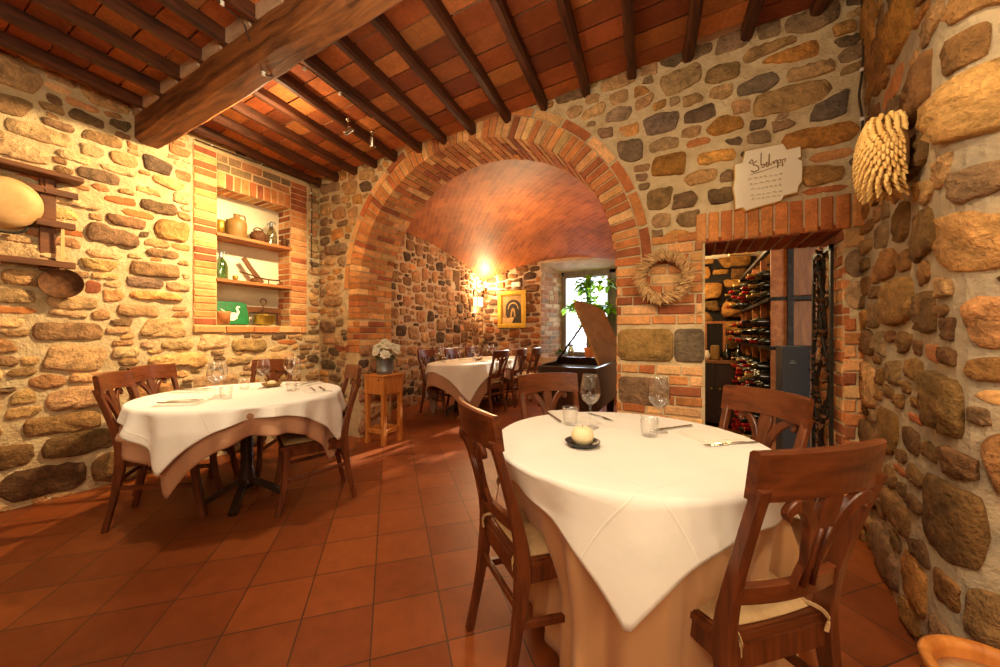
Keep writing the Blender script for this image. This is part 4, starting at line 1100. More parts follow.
for k in range(20):
    a = rf.uniform(0, 6.28); e = rf.uniform(.1, 1.3); p = Vector((math.cos(a) * math.cos(e), math.sin(a) * math.cos(e), math.sin(e))) * .10 + Vector((0, 0, .02))
    mb.tube([(0, 0, -.14), p * .5 + Vector((0, 0, -.03)), p], .003, 5)
mb.build('stem', M['leaf_dark'], fl_)
def leaf(mb, base, dirv, L, w, droop=.3):
    d = Vector(dirv).normalized(); sd = d.cross(Vector((0, 0, 1)))
    sd = sd.normalized() if sd.length > .01 else Vector((1, 0, 0)); up = sd.cross(d)
    rows = []
    for u, ww in ((0, .08), (.25, .8), (.5, 1), (.75, .7), (1, .03)):
        c = Vector(base) + d * (L * u) + Vector((0, 0, -droop * L * u * u))
        rows.append(mb.verts([c - sd * w * ww / 2 + up * .12 * w * ww, c, c + sd * w * ww / 2 + up * .12 * w * ww]))
    mb.smooth = True
    for a, b in zip(rows, rows[1:]):
        for j in range(2): mb.face((a[j], a[j + 1], b[j + 1], b[j]))
mb = MB()
for k in range(16):
    a = rf.uniform(0, 6.28); leaf(mb, (math.cos(a) * .06, math.sin(a) * .06, .01), (math.cos(a), math.sin(a), rf.uniform(-.2, .5)), rf.uniform(.07, .1), .04)
mb.build('foliage', M['leaf_dark'], fl_)

# ---- piano behind the pier
pn = empty('grand_piano', (0, 0, 0), 0, 'dark brown grand piano with raised lid behind the brick pier', 'piano')
out = [(-.80, 3.47), (-1.36, 3.47), (-1.42, 3.52), (-1.45, 3.70), (-1.50, 4.2), (-1.62, 4.7), (-1.72, 5.05), (-.80, 5.05)]
def prism(mb, pts, z0, z1):
    a = mb.verts([(x, y, z0) for x, y in pts]); b = mb.verts([(x, y, z1) for x, y in pts]); n = len(pts)
    for k in range(n): mb.face((a[k], a[(k + 1) % n], b[(k + 1) % n], b[k]))
    mb.face(a[::-1]); mb.face(b)
def inset(pts, d):
    c = Vector((sum(p[0] for p in pts) / len(pts), sum(p[1] for p in pts) / len(pts)))
    return [tuple(c + (Vector(p) - c) * (1 - d / (Vector(p) - c).length)) for p in pts]
mb = MB(); inn = inset(out, .05); n = len(out)
lo = mb.verts([(x, y, .44) for x, y in out]); hi = mb.verts([(x, y, .865) for x, y in out]); hi2 = mb.verts([(x, y, .865) for x, y in inn]); dn = mb.verts([(x, y, .76) for x, y in inn])
for k in range(n):
    j = (k + 1) % n; mb.face((lo[k], lo[j], hi[j], hi[k])); mb.face((hi[k], hi[j], hi2[j], hi2[k])); mb.face((hi2[k], hi2[j], dn[j], dn[k]))
mb.face(lo[::-1]); mb.build('case', M['piano'], pn)
mb = MB(); prism(mb, inset(out, .052), .74, .762); mb.build('soundboard', M['dark'], pn)
mb = MB(); prism(mb, [(-.92, 3.7), (-1.36, 3.62), (-1.42, 4.2), (-1.55, 4.8), (-.92, 4.8)], .763, .775); mb.build('iron_frame', M['iron'], pn)
mb = MB()
th = R(67.5); ux, uz = -math.cos(th), math.sin(th); Wl = .70; hx, hz = -.785, .885
lo_ = [(0, 3.48), (Wl - .10, 3.48), (Wl - .02, 3.53), (Wl, 3.62), (Wl, 4.4), (Wl - .05, 4.85), (0, 4.9)]
nx_, nz_l = math.sin(th), math.cos(th); tk = .02
a = mb.verts([(hx + ux * q, y, hz + uz * q) for q, y in lo_]); b = mb.verts([(hx + ux * q + nx_ * tk, y, hz + uz * q + nz_l * tk) for q, y in lo_]); k_ = len(lo_)
for k in range(k_): mb.face((a[k], a[(k + 1) % k_], b[(k + 1) % k_], b[k]))
mb.face(a); mb.face(b); lid = mb.build('lid', M['piano_lid'], pn)
mb = MB(); mb.tube([(-1.42, 4.1, .865), (hx + ux * .6, 4.15, hz + uz * .6)], .012, 8); mb.build('lid_prop', M['piano'], pn)
for (x, y) in ((-.95, 3.62), (-1.28, 3.62), (-1.5, 4.85), (-.95, 4.9)):
    mb = MB(); mb.lathe([(.035, 0), (.035, .03), (.04, .06), (.055, .35), (.065, .42), (.065, .44)], 16, (x, y, 0)); mb.build('leg', M['piano'], pn)
mb = MB(); mb.box(-1.70, -.82, 5.0, 5.06, .60, .64); mb.build('keyboard', M['white_plastic'], pn)

# ---- plants and jars in the window
pl = empty('potted_plant', (-1.80, 7.24, WZ0), 0, 'tall bright green leafy plant standing in the window above the piano', 'plant')
mb = MB(); mb.lathe([(.09, 0), (.11, .12), (.125, .2), (.125, .22), (.11, .22), (.1, .19), (0, .19)], 28); mb.build('pot', M['terracotta'], pl)
rp = random.Random(11); sm_ = MB(); lf = MB()
for k in range(9):
    a = 2 * PI * k / 9 + rp.uniform(-.3, .3); sp = rp.uniform(.12, .42); hh = rp.uniform(.9, 1.6)
    pts = smooth_pts([(0, 0, .18), (math.cos(a) * sp * .3, math.sin(a) * sp * .12, .18 + hh * .45), (math.cos(a) * sp * .8, math.sin(a) * sp * .3 - .04, hh), (math.cos(a) * sp * 1.3, math.sin(a) * sp * .4 - .05, hh - .12)], 5)
    sm_.tube(pts, .008, 6)
    for p in pts[5:]:
        for _ in range(3):
            b = rp.uniform(0, 6.28); leaf(lf, p, (math.cos(b), math.sin(b) * .6, rp.uniform(-.3, .6)), rp.uniform(.16, .27), rp.uniform(.09, .14), .4)
sm_.build('stem', M['leaf_dark'], pl); lf.build('foliage', M['leaf'], pl)
lp = empty('potted_plant', (-2.38, 7.16, WZ0), 0, 'low bushy pot plant at the far left corner of the window sill', 'plant')
mb = MB(); mb.lathe([(.06, 0), (.075, .1), (.08, .11), (.07, .11), (0, .1)], 24); mb.build('pot', M['zinc'], lp)
lf = MB()
for k in range(60):
    a = rp.uniform(0, 6.28); e = rp.uniform(0, 1.4); leaf(lf, (math.cos(a) * .03, math.sin(a) * .03, .1), (math.cos(a) * math.cos(e), math.sin(a) * math.cos(e), math.sin(e)), rp.uniform(.1, .2), .035, .5)
lf.build('foliage', M['leaf_dark'], lp)
jr = empty('glass_jar', (-2.16, 7.14, WZ0), 0, 'clear glass jar on the window sill beside the low plant', 'jar')
mb = MB(); mb.lathe([(.06, 0), (.065, .01), (.065, .18), (.045, .22), (.045, .25), (.042, .25), (.042, .22), (.06, .17), (.06, .012), (0, .012)], 24); mb.build('body', M['clear_bottle'], jr)
mb = MB(); mb.lathe([(.047, .25), (.047, .275), (0, .28)], 20); mb.build('lid', M['zinc'], jr)

# ---- back wall of the far room: picture, lamp, emergency light, uplight
pf = empty('framed_picture', (-3.41, RY1 - .03, 1.72), 0, 'gilt framed dark painting of an arched passage on the far wall', 'picture')
mb = MB(); hw, hh, fw = .335, .40, .085
for (a, b, c, d) in ((-hw, hw, hh - fw, hh), (-hw, hw, -hh, -hh + fw), (-hw, -hw + fw, -hh + fw, hh - fw), (hw - fw, hw, -hh + fw, hh - fw)): mb.box(a, b, -.04, .0, c, d, .01)
for (a, b, c, d) in ((-hw + fw, hw - fw, hh - fw - .02, hh - fw), (-hw + fw, hw - fw, -hh + fw, -hh + fw + .02), (-hw + fw, -hw + fw + .02, -hh + fw, hh - fw), (hw - fw - .02, hw - fw, -hh + fw, hh - fw)): mb.box(a, b, -.025, .0, c, d)
mb.build('frame', M['gold'], pf)
P0 = mottled('painting_ground', (150, 112, 66), (196, 150, 92), 7, .6); P1 = mottled('painting_dark', (40, 34, 30), (70, 56, 42), 9, .6); P2 = mottled('painting_ochre', (186, 140, 84), (216, 176, 116), 8, .6)
mb = MB(); mb.quad((-hw + fw, -.012, -hh + fw), (hw - fw, -.012, -hh + fw), (hw - fw, -.012, hh - fw), (-hw + fw, -.012, hh - fw))
mb.mat = 1; arc = [(.185 * math.cos(t * PI / 12), .02 + .19 * math.sin(t * PI / 12)) for t in range(13)]
mb.face(mb.verts([(x + .035, -.0135, z) for x, z in [(.185, -.30), *arc, (-.185, -.12), (-.06, -.30)]]))
mb.mat = 2; arc = [(.125 * math.cos(t * PI / 12), .0 + .15 * math.sin(t * PI / 12)) for t in range(13)]
mb.face(mb.verts([(x + .03, -.0142, z) for x, z in [*arc, (-.112, 0), *[(.112 * math.cos(t * PI / 12), .0 + .125 * math.sin(t * PI / 12)) for t in range(12, -1, -1)]]]))
mb.mat = 0; mb.face(mb.verts([(x, -.0145, z) for x, z in ((-.04, -.16), (.09, -.16), (.075, -.02), (.045, .03), (.01, .03), (-.02, -.02))]))
mb.mat = 1; mb.face(mb.verts([(x, -.0150, z) for x, z in ((.0, -.17), (.05, -.17), (.04, -.06), (.025, -.03), (.01, -.06))]))
mb.mat = 2; mb.face(mb.verts([(x, -.0148, z) for x, z in ((-.235, -.3), (.0, -.3), (.06, -.17), (-.02, -.17), (-.14, -.2), (-.235, -.16))]))
mb.build('canvas', [P0, P1, P2], pf)
em = empty('emergency_light', (-3.30, RY1 - .03, 2.245), 0, 'small white emergency light box above the gilt picture', 'emergency light')
mb = MB(); mb.box(-.10, .10, -.05, 0, -.05, .05, .008); mb.build('housing', M['white_plastic'], em)
mb = MB(); mb.box(-.085, .085, -.054, -.05, -.038, .038); mb.build('diffuser', M['white_plastic'], em)
sc_ = empty('wall_lamp', (RX0 + .02, 6.62, 1.88), 0, 'lit square glass wall lamp with iron straps on the far stone wall', 'wall lamp')
mb = MB(); mb.box(0, .015, -.07, .07, -.09, .09, .003); mb.build('backplate', M['iron'], sc_)
mb = MB(); mb.box(.03, .13, -.11, .11, -.10, .10, .004); mb.build('lamp_shade', M['lampshade'], sc_)
mb = MB()
for z in (-.104, .10): mb.box(.0, .135, -.115, .115, z, z + .006)
for y in (-.114, .11): mb.box(.12, .136, y, y + .006, -.1, .1)
mb.build('strap', M['iron'], sc_)
ul = empty('uplight', (-3.98, 6.84, 2.20), 0, 'small bright uplight in the corner under the vault', 'uplight')
mb = MB(); mb.lathe([(.02, -.05), (.035, -.03), (.045, .02), (.042, .02), (.03, -.02), (0, -.02)], 20); mb.build('holder', M['iron'], ul)
mb = MB(); mb.lathe([(.012, -.015), (.03, .01), (.028, .035), (.012, .05), (0, .05)], 18); mb.build('bulb', M['bulb'], ul)
mb = MB(); mb.tube([(0, 0, -.04), (-.06, .05, -.06), (-.14, .12, -.06)], .008, 8); mb.build('bracket', M['iron'], ul)
jg = empty('jug', (RX0 - .08, 5.94, 2.06), 0, 'small pale jug in the little dark niche of the far room', 'jug')
mb = MB(); mb.lathe([(.04, 0), (.055, .05), (.05, .11), (.028, .15), (.032, .18), (.028, .18), (.024, .15), (0, .14)], 20); mb.build('body', M['ceramic'], jg)
mb = MB(); mb.tube([(0, -.03, .16), (0, -.075, .14), (0, -.075, .08), (0, -.05, .06)], .007, 8); mb.build('handle', M['ceramic'], jg)

# ================================================================== things in the brick niche
sh = []
for z, l in ((2.189, 'upper wooden shelf board in the brick niche'), (1.742, 'middle wooden shelf board in the brick niche')):
    mb = MB(); mb.box(XL - ND + .002, XL + .03, NY0 - .01, NY1 + .01, z - .032, z, .003); o = mb.build('shelf_board', M['shelfwood']); tag(o, l, 'shelf')
SX = XL - .09
def at_(o, y, z, x=SX, rz=0): o.location = (x, y, z); o.rotation_euler = (0, 0, rz); return o
Z1_, Z2_, Z3_ = 2.189, 1.742, NZ0 + .012
o = at_(empty('stoneware_jug', label='large brown stoneware jug on the upper niche shelf', cat='jug'), 2.02, Z1_)
mb = MB(); mb.lathe([(.085, 0), (.092, .01), (.095, .14), (.085, .18), (.045, .205), (.028, .212), (.026, .24), (.032, .25), (.024, .25), (.02, .21), (0, .2)], 30); mb.build('body', M['stoneware'], o)
mb = MB(); mb.tube(smooth_pts([(0, .026, .24), (0, .07, .25), (0, .085, .215), (0, .07, .185)], 4), .008, 8); mb.build('handle', M['stoneware'], o)
o = at_(empty('tin_canister', label='plain small tin half hidden behind the stoneware jug', cat='tin'), 1.90, Z1_, XL - .15)
mb = MB(); mb.lathe([(.05, 0), (.05, .16), (.047, .163), (0, .163)], 24); mb.build('body', M['brass'], o)
o = at_(empty('cast_pot', label='dark squat pot with a ring handle between jug and siphon', cat='pot'), 2.235, Z1_)
mb = MB(); mb.lathe([(.05, 0), (.075, .03), (.08, .07), (.065, .11), (.045, .12), (.045, .128), (.02, .135), (0, .135)], 26); mb.build('body', M['rust'], o)
mb = MB(); mb.tube([(0, .05 * math.cos(t * PI / 8), .125 + .04 * math.sin(t * PI / 8)) for t in range(9)], .007, 8); mb.build('handle', M['rust'], o)
mb = MB(); mb.lathe([(.045, -.02), (.05, 0), (.045, .012), (0, .014)], 22, (.02, .075, .06), axis=Vector((.5, .9, 0))); mb.build('mouth', M['rust'], o)
def siphon(y, z, mat, label, s=1):
    o = at_(empty('soda_siphon', label=label, cat='siphon bottle'), y, z)
    mb = MB(); mb.lathe([(r * s, q * s) for r, q in ((.052, 0), (.056, .01), (.056, .13), (.045, .17), (.022, .205), (.018, .215))] + [(0, .216 * s)], 26); mb.build('bottle', mat, o)
    mb = MB(); mb.lathe([(.02 * s, .205 * s), (.022 * s, .22 * s), (.014 * s, .232 * s), (.018 * s, .25 * s), (.010 * s, .27 * s), (0, .272 * s)], 16)
    mb.tube([(0, 0, .24 * s), (0, -.035 * s, .238 * s), (0, -.045 * s, .215 * s)], .007 * s, 8); mb.tube([(0, 0, .262 * s), (0, .03 * s, .272 * s), (0, .05 * s, .25 * s)], .006 * s, 8); mb.build('spout_head', M['zinc'], o)
    return o
siphon(2.37, Z1_, M['clear_bottle'], 'clear glass soda siphon on the upper niche shelf')
siphon(1.88, Z2_, M['green_glass'], 'green glass soda siphon on the middle niche shelf', 1.05)
o = at_(empty('mug', label='dark little mug at the far end of the upper niche shelf', cat='mug'), 2.485, Z1_, XL - .03)
mb = MB(); mb.lathe([(.034, 0), (.038, .09), (.035, .09), (.031, .008), (0, .008)], 22); mb.build('body', M['rust'], o)
mb = MB(); mb.tube([(.036, 0, .075), (.06, 0, .07), (.06, 0, .03), (.036, 0, .02)], .005, 8); mb.build('handle', M['rust'], o)
o = at_(empty('wooden_paddle', label='slanting old wooden paddle leaning in the middle niche shelf', cat='paddle'), 2.2, Z2_, XL - .12)
mb = MB(); mb.ribbon([(0, -.1, .265), (0, -.02, .15), (0, .09, .018)], [.05, .05, .055], .016, (0, .8, .55), .2); mb.build('blade', M['bottle_straw'], o)
o = at_(empty('iron_scale', label='rusty hand scale with a long beam lying on the middle niche shelf', cat='scale'), 2.2, Z2_, XL - .05)
mb = MB(); mb.tube(smooth_pts([(0, -.17, .10), (0, -.08, .085), (0, .05, .06), (0, .16, .055), (0, .24, .06)], 4), .008, 8); mb.build('beam', M['rust'], o)
mb = MB(); mb.lathe([(.028, 0), (.034, .03), (.02, .055), (0, .058)], 18, (.0, -.03, 0)); mb.build('weight', M['rust'], o)
mb = MB(); mb.tube([(0, .24, .06), (.0, .255, .03), (0, .235, .008), (0, .215, .02)], .006, 8); mb.tube([(0, .12, .058), (0, .12, .006)], .005, 8); mb.build('hook', M['rust'], o)
o = at_(empty('small_cup', label='tiny brass cup beside the green siphon', cat='cup'), 1.985, Z2_, XL - .04)
mb = MB(); mb.lathe([(.02, 0), (.026, .05), (.023, .05), (.018, .005), (0, .005)], 18); mb.build('body', M['brass'], o)
# green swan tray
o = at_(empty('painted_tray', label='green tray painted with a white swan, propped in the niche bottom', cat='tray'), 2.0, Z3_, XL - .13)
o.rotation_euler = (0, R(-14), 0)
mb = MB(); Gm = mottled('tray_green', (8, 92, 40), (26, 124, 58), 14, .4); Sm = plain('swan_white', (240, 236, 214), .5); Yl = plain('reed_dark', (22, 84, 40), .5)
def yz(pts, x, mi):
    mb.mat = mi; mb.face(mb.verts([(x, y, z) for y, z in pts]))
rc = [(-.15, .0), (.15, .0), (.16, .02), (.16, .21), (.13, .24), (-.13, .24), (-.16, .21), (-.16, .02)]
mb.mat = 0; a = mb.verts([(0, y, z) for y, z in rc]); b = mb.verts([(.012, y, z) for y, z in rc])
for k in range(8): mb.face((a[k], a[(k + 1) % 8], b[(k + 1) % 8], b[k]))
mb.face(a); mb.face(b)
yz([(-.10, .165), (-.04, .125), (.00, .12), (.035, .125), (.055, .10), (.05, .06), (.01, .035), (-.05, .04), (-.085, .075), (-.06, .085), (-.10, .115), (-.06, .12)], .0135, 1)
nk_ = [(.03, .10), (.055, .13), (.045, .165), (.06, .195), (.085, .195), (.09, .18), (.07, .18), (.068, .165), (.08, .13), (.06, .09)]
yz(nk_, .0145, 1)
for q in range(5): yz([(-.15 + q * .05, .2), (-.13 + q * .05, .235), (-.14 + q * .05, .17)], .0135, 2)
mb.build('panel', [Gm, Sm, Yl], o)
o = at_(empty('terracotta_pot', label='square-sided terracotta pot in front of the swan tray', cat='pot'), 1.885, Z3_, XL - .055)
mb = MB(); mb.lathe([(.05, 0), (.06, .10), (.062, .125), (.055, .125), (.048, .02), (0, .02)], 22); mb.build('body', M['terracotta'], o)
o = at_(empty('brass_pan', label='round brass pan on the niche bottom', cat='pan'), 2.31, Z3_, XL - .11)
mb = MB(); mb.lathe([(.095, 0), (.105, .012), (.105, .10), (.11, .106), (.102, .106), (.098, .015), (0, .012)], 34); mb.build('body', M['brass'], o)
mb = MB(); mb.tube([(.0, .08 * math.cos(t * PI / 10), .09 + .03 * math.sin(t * PI / 10)) for t in range(11)], .005, 8); mb.build('handle', M['brass'], o)
o = at_(empty('wooden_bar', label='dark wooden bar lying across above the brass pan', cat='bar'), 2.32, NZ0 + .15, XL - .18)
mb = MB(); mb.box(-.02, .02, -.17, .2, 0, .06, .004); b0 = mb.build('bar', M['darkrack'], o)
mb = MB(); mb.box(-.02, .02, -.17, -.14, -.14, 0); mb.box(-.02, .02, .17, .2, -.14, 0); mb.build('support', M['darkrack'], o)
mb = MB(); mb.tube([(.03, .03 * math.cos(t * PI / 8), .12 + .035 * math.sin(t * PI / 8)) for t in range(17)], .005, 8); mb.tube([(.03, 0, .085), (.03, .005, .03), (.03, -.02, .02)], .005, 8); mb.build('iron_ring', M['rust'], o)

# ================================================================== old plate rack, tray and skimmer on the left wall
rk = empty('plate_rack', (XL + .02, .3, 0), 0, 'old dark wooden rack hung on the left stone wall', 'rack')
def rx(a, b, y0, y1, z0, z1, ch=.004): mb.box(a, b, y0 - .3, y1 - .3, z0, z1, ch)
mb = MB(); rx(0, .15, -.4, .90, 2.30, 2.335, .008); mb.build('top_board', M['darkrack'], rk)
for yp in (.715, -.25):
    mb = MB(); rx(.0, .03, yp, yp + .075, 1.65, 2.30); mb.build('post', M['darkrack'], rk)
for (z, y1, d) in ((2.19, .89, .03), (1.955, .87, .06), (1.672, .87, .06)):
    mb = MB(); rx(.03, .03 + d, -.4 if z != 1.955 else .69, y1, z, z + .045); mb.build('rail', M['darkrack'], rk)
mb = MB(); mb.tube([(.045, .415, 2.25), (.06, .44, 2.2)], .008, 6); rx(.03, .05, .735, .775, 2.2, 2.3); mb.build('peg', M['darkrack'], rk)
tr = empty('copper_bowl', (XL + .085, .565, 2.07), 0, 'large round pale copper bowl hung in the dark plate rack', 'bowl')
mb = MB(); mb.lathe([(.158, -.03), (.165, -.02), (.163, .0), (.156, .035), (.125, .06), (.08, .07), (0, .072)], 44, axis=Vector((1, 0, -.25))); mb.build('body', M['copper'], tr)
mb = MB(); mb.tube([(.0, .09 * math.cos(t), -.15 + .05 * math.sin(t)) for t in [PI + PI * k / 8 for k in range(9)]], .008, 8); mb.build('handle', M['iron'], tr)
sk = empty('skimming_pan', (XL + .075, .81, 1.56), 0, 'small rusty long-handled pan hanging from the dark plate rack', 'pan')
mb = MB(); mb.lathe([(0, -.03), (.07, -.03), (.098, -.01), (.104, .02), (.108, .022), (.100, .014), (.07, -.018), (0, -.02)], 40, axis=Vector((1, -.25, .1))); mb.build('bowl', M['rust'], sk)
mb = MB(); mb.ribbon([(.01, 0, .10), (.012, 0, .2), (.02, 0, .40), (.022, 0, .46)], [.026, .022, .016, .012], .006, (0, 1, 0), .2); mb.tube([(.022, .012 * math.cos(t * PI / 6), .472 + .012 * math.sin(t * PI / 6)) for t in range(13)], .003, 6); mb.build('handle', M['copper'], sk)

# ================================================================== plaque, wreath, cone, tub
pq = empty('ceramic_plaque', (.43, YB - .028, 2.205), R(0), 'cream ceramic plaque with stepped edges and faint brown script above the cellar opening', 'plaque')
shape = [(-.12, .205), (.085, .205), (.105, .16), (.175, .165), (.178, .10), (.16, .09), (.185, .07), (.182, -.06), (.165, -.085), (.16, -.125), (.09, -.135), (.075, -.165), (-.05, -.185), (-.115, -.20), (-.135, -.175), (-.175, -.18), (-.178, -.10), (-.19, -.03), (-.178, .03), (-.18, .125), (-.135, .13)]
mb = MB(); n = len(shape)
a = mb.verts([(x, .022, z) for x, z in shape]); b = mb.verts([(x, -.008, z) for x, z in shape]); cx_ = [(x * .965, z * .965) for x, z in shape]; c = mb.verts([(x, -.014, z) for x, z in cx_])
mb.mat = 1
for k in range(n): j = (k + 1) % n; mb.face((a[k], a[j], b[j], b[k])); mb.face((b[k], b[j], c[j], c[k]))
mb.mat = 0; mb.face(c); mb.build('slab', [M['ceramic'], M['cream_edge']], pq)
mb = MB()
def stroke(pts, r=.0028): mb.tube(smooth_pts([(x, -.0165, z) for x, z in pts], 5), r, 6)
stroke([(-.085, .13), (-.095, .115), (-.08, .11), (-.075, .125), (-.085, .135)])
stroke([(-.055, .12), (-.075, .10), (-.05, .085), (-.045, .06), (-.07, .05), (-.085, .062)], .0034)
stroke([(-.03, .165), (-.032, .12), (-.03, .085), (-.018, .09), (-.012, .075), (-.028, .07)], .0034)
stroke([(-.01, .085), (0, .10), (-.002, .075), (.008, .078), (.012, .15), (.012, .085), (.022, .08)], .0034)
stroke([(.022, .078), (.034, .098), (.036, .08), (.045, .10), (.052, .098), (.05, .085)])
stroke([(.055, .10), (.056, .05)], .0034); stroke([(.056, .095), (.07, .10), (.068, .08), (.058, .08)]); stroke([(.078, .098), (.08, .055)]); stroke([(.078, .095), (.095, .10), (.09, .082)])
stroke([(-.09, .035), (-.03, .045), (.04, .06), (.085, .066)], .0018)
mb.build('script', M['ink'], pq)
mb = MB(); rq = random.Random(5)
for z0, x0, x1, r_ in ((.005, -.1, .075, .0022), (-.03, -.09, .08, .0022), (-.065, -.085, .07, .002), (-.105, -.085, .085, .002), (-.13, -.08, .06, .002)):
    x = x0
    while x < x1:
        w = rq.uniform(.012, .026); stroke([(x, z0), (x + w * .3, z0 + rq.uniform(.004, .012)), (x + w * .6, z0), (x + w * .85, z0 + rq.uniform(.003, .009))], r_); x += w + .008
mb.build('faint_script', M['ink_faint'], pq)
wt = empty('dried_wreath', (-.178, YB - .05, 1.605), 0, 'dried straw and twig wreath on the brick pier', 'wreath')
mb = MB(); rw = random.Random(9)
mb.tube([(.145 * math.cos(2 * PI * k / 30), -.005, .145 * math.sin(2 * PI * k / 30)) for k in range(30)], .03, 8, closed=True)
wbase = mb.build('ring', M['bottle_straw'], wt)
mb = MB()
for k in range(620):
    a = rw.uniform(0, 2 * PI); r0 = rw.uniform(.11, .165); sw = a + rw.uniform(.35, 1.0)
    dv_ = Vector((math.cos(sw), rw.uniform(-.55, -.02), math.sin(sw))).normalized(); L = rw.uniform(.035, .075)
    p = Vector((math.cos(a) * r0, -.02 - rw.uniform(0, .02), math.sin(a) * r0)); q = p + dv_ * L
    mb.tube([p, p.lerp(q, .55) + Vector((0, -.006, 0)), q], [.0035, .0048, .0012], 5)
mb.build('straw', M['straw'], wt)
cn = empty('seed_cone', (.0, 0, 0), 0, 'large cream dried cone-shaped husk ornament hung on the rough right wall', 'ornament')
s_c = 0.90
pc = Vector(pl_ra(s_c, 1.935, .06)); cn.location = pc; cn.rotation_euler = (0, 0, math.atan2(nA.y, nA.x)); cn.scale = (.8, .8, .92)
mb = MB(); mb.lathe([(.02, -.17), (.06, -.14), (.085, -.05), (.085, .05), (.065, .12), (.02, .165)], 20, (.035, 0, 0)); mb.build('core', M['straw'], cn)
mb = MB(); rc_ = random.Random(6)
for lv in range(19):
    z = -.165 + .335 * lv / 18; rr = .095 * math.sqrt(max(.03, 1 - (z / .19) ** 2)) ; k = max(5, int(2 * PI * rr / .024))
    for i in range(k):
        a = 2 * PI * (i + .5 * (lv % 2)) / k; d = Vector((math.cos(a), math.sin(a), 0)); p = Vector((.035, 0, z)) + d * rr * .75
        if p.x < .0: continue
        tip = p + d * .05 + Vector((0, 0, -.028 - .012 * rc_.random())); mid = p + d * .032 + Vector((0, 0, -.004))
        mb.tube([p, mid, tip], [.009, .0115, .004], 6)
mb.build('scales', M['husk'], cn)
tb = empty('wooden_tub', (.715, 1.43, 0), 0, 'round honey wooden tub on the floor in front of the rough corner', 'tub')
mb = MB(); mb.lathe([(.115, 0), (.12, .02), (.145, .28), (.15, .30), (.143, .306), (.124, .303), (.12, .285), (.105, .03), (0, .03)], 40); mb.build('staves', M['pine'], tb)
for z, r_ in ((.07, .1275), (.22, .1415)):
    mb = MB(); mb.lathe([(r_ - .004, z - .012), (r_ + .002, z - .012), (r_ + .004, z + .012), (r_ - .002, z + .012)], 40, cap0=False, cap1=False); mb.build('hoop', M['iron'], tb)
mb = MB(); rr_ = random.Random(2); mb.lathe([(.119, .2), (.118, .262), (.06, .275), (0, .27)], 26); mb.build('filling', M['straw'], tb)

# ================================================================== cables and spotlights
def cable(name, label, pts, mat, r, ins=(), group=None, ir=.012):
    o = empty(name, (0, 0, 0), 0, label, 'cable', group)
    mb = MB(); mb.tube(pts, r, 6); mb.build('braid', mat, o)
    for (p, ax) in ins:
        mb = MB(); mb.lathe([(ir * .8, 0), (ir, .004), (ir * .6, ir), (ir, ir * 1.6), (ir * .5, ir * 2)], 14, p, axis=Vector(ax)); mb.build('insulator', M['porcelain'], o)
    return o
xc, yc = .885, YB - .03
cable('wall_cable', 'old twisted cable with white insulators down the corner above the cellar opening',
      smooth_pts([(xc, yc, 3.2), (xc + .006, yc - .01, 2.95), (xc, yc, 2.72), (xc - .012, yc - .004, 2.6), (xc + .004, yc, 2.45), (xc - .006, yc - .01, 2.3), (xc + .014, yc - .012, 2.16)], 6), M['cable'], .006, [((xc, yc + .01, z), (0, -1, 0)) for z in (2.75, 2.46, 2.3)])
cable('wall_cable', 'old cable with white insulators between the brick niche and the arch',
      smooth_pts([(XL + .03, 2.60, 3.02), (XL + .03, 2.76, 2.98), (XL + .03, 2.78, 2.7), (XL + .03, 2.775, 2.3), (XL + .03, 2.785, 1.95)], 6), M['cable'], .005, [((XL + .015, 2.775, z), (1, 0, 0)) for z in (2.9, 2.7, 2.4, 2.1)], ir=.010)
cable('wall_cable', 'thin cable with insulators running above the niche brickwork', smooth_pts([(XL + .03, 1.62, 3.0), (XL + .03, 2.0, 3.005), (XL + .03, 2.6, 3.02)], 6), M['cable'], .005, [((XL + .015, y, 3.005), (1, 0, 0)) for y in (1.75, 2.2)], ir=.010)
cx_pts = [(-2.33, 1.00, zc(-2.33) - .085), (-2.36, 1.17, zc(-2.3) - .09), (-2.36, 1.205, 2.99), (-2.38, 1.31, 2.84), (-2.37, 1.43, 2.93), (-2.36, 1.52, 3.04), (-2.38, 1.85, 3.045), (-2.41, 2.2, 3.04)]
cable('ceiling_cable', 'dark cable with white insulators crossing the main beam to the spotlights', smooth_pts(cx_pts, 6), M['cable'], .005, [((-2.32, 1.05, 3.06), (0, 0, -1)), ((-2.375, 1.3, 2.845), (0, 0, -1)), ((-2.36, 1.56, 3.04), (0, 0, -1)), ((-2.38, 1.86, 3.05), (0, 0, -1))], ir=.012)
def spot(p, aim, label):
    o = empty('spotlight', p, 0, label, 'spotlight', 'small ceiling spotlights')
    d = (Vector(aim) - Vector(p)).normalized()
    mb = MB(); mb.lathe([(.018, -.05), (.022, -.04), (.024, .03), (.027, .04), (.022, .04), (.015, .02), (0, .02)], 20, axis=d); mb.build('head', M['steel'], o)
    mb = MB(); mb.tube([(0, 0, 0), (0, 0, .05), (.0, 0, .09)], .004, 6); mb.build('stem', M['steel'], o)
    mb = MB(); mb.lathe([(.02, .088), (.02, .1), (0, .1)], 16); mb.build('mount', M['steel'], o)
    return o
SP1, SP2 = Vector((-2.62, 2.13, 2.95)), Vector((-2.58, 2.36, 2.95))
spot(SP1, (-4.09, 1.0, 1.6), 'small steel ceiling spotlight nearer the main beam')
spot(SP2, (-3.2, 2.9, 1.2), 'small steel ceiling spotlight nearer the arch')

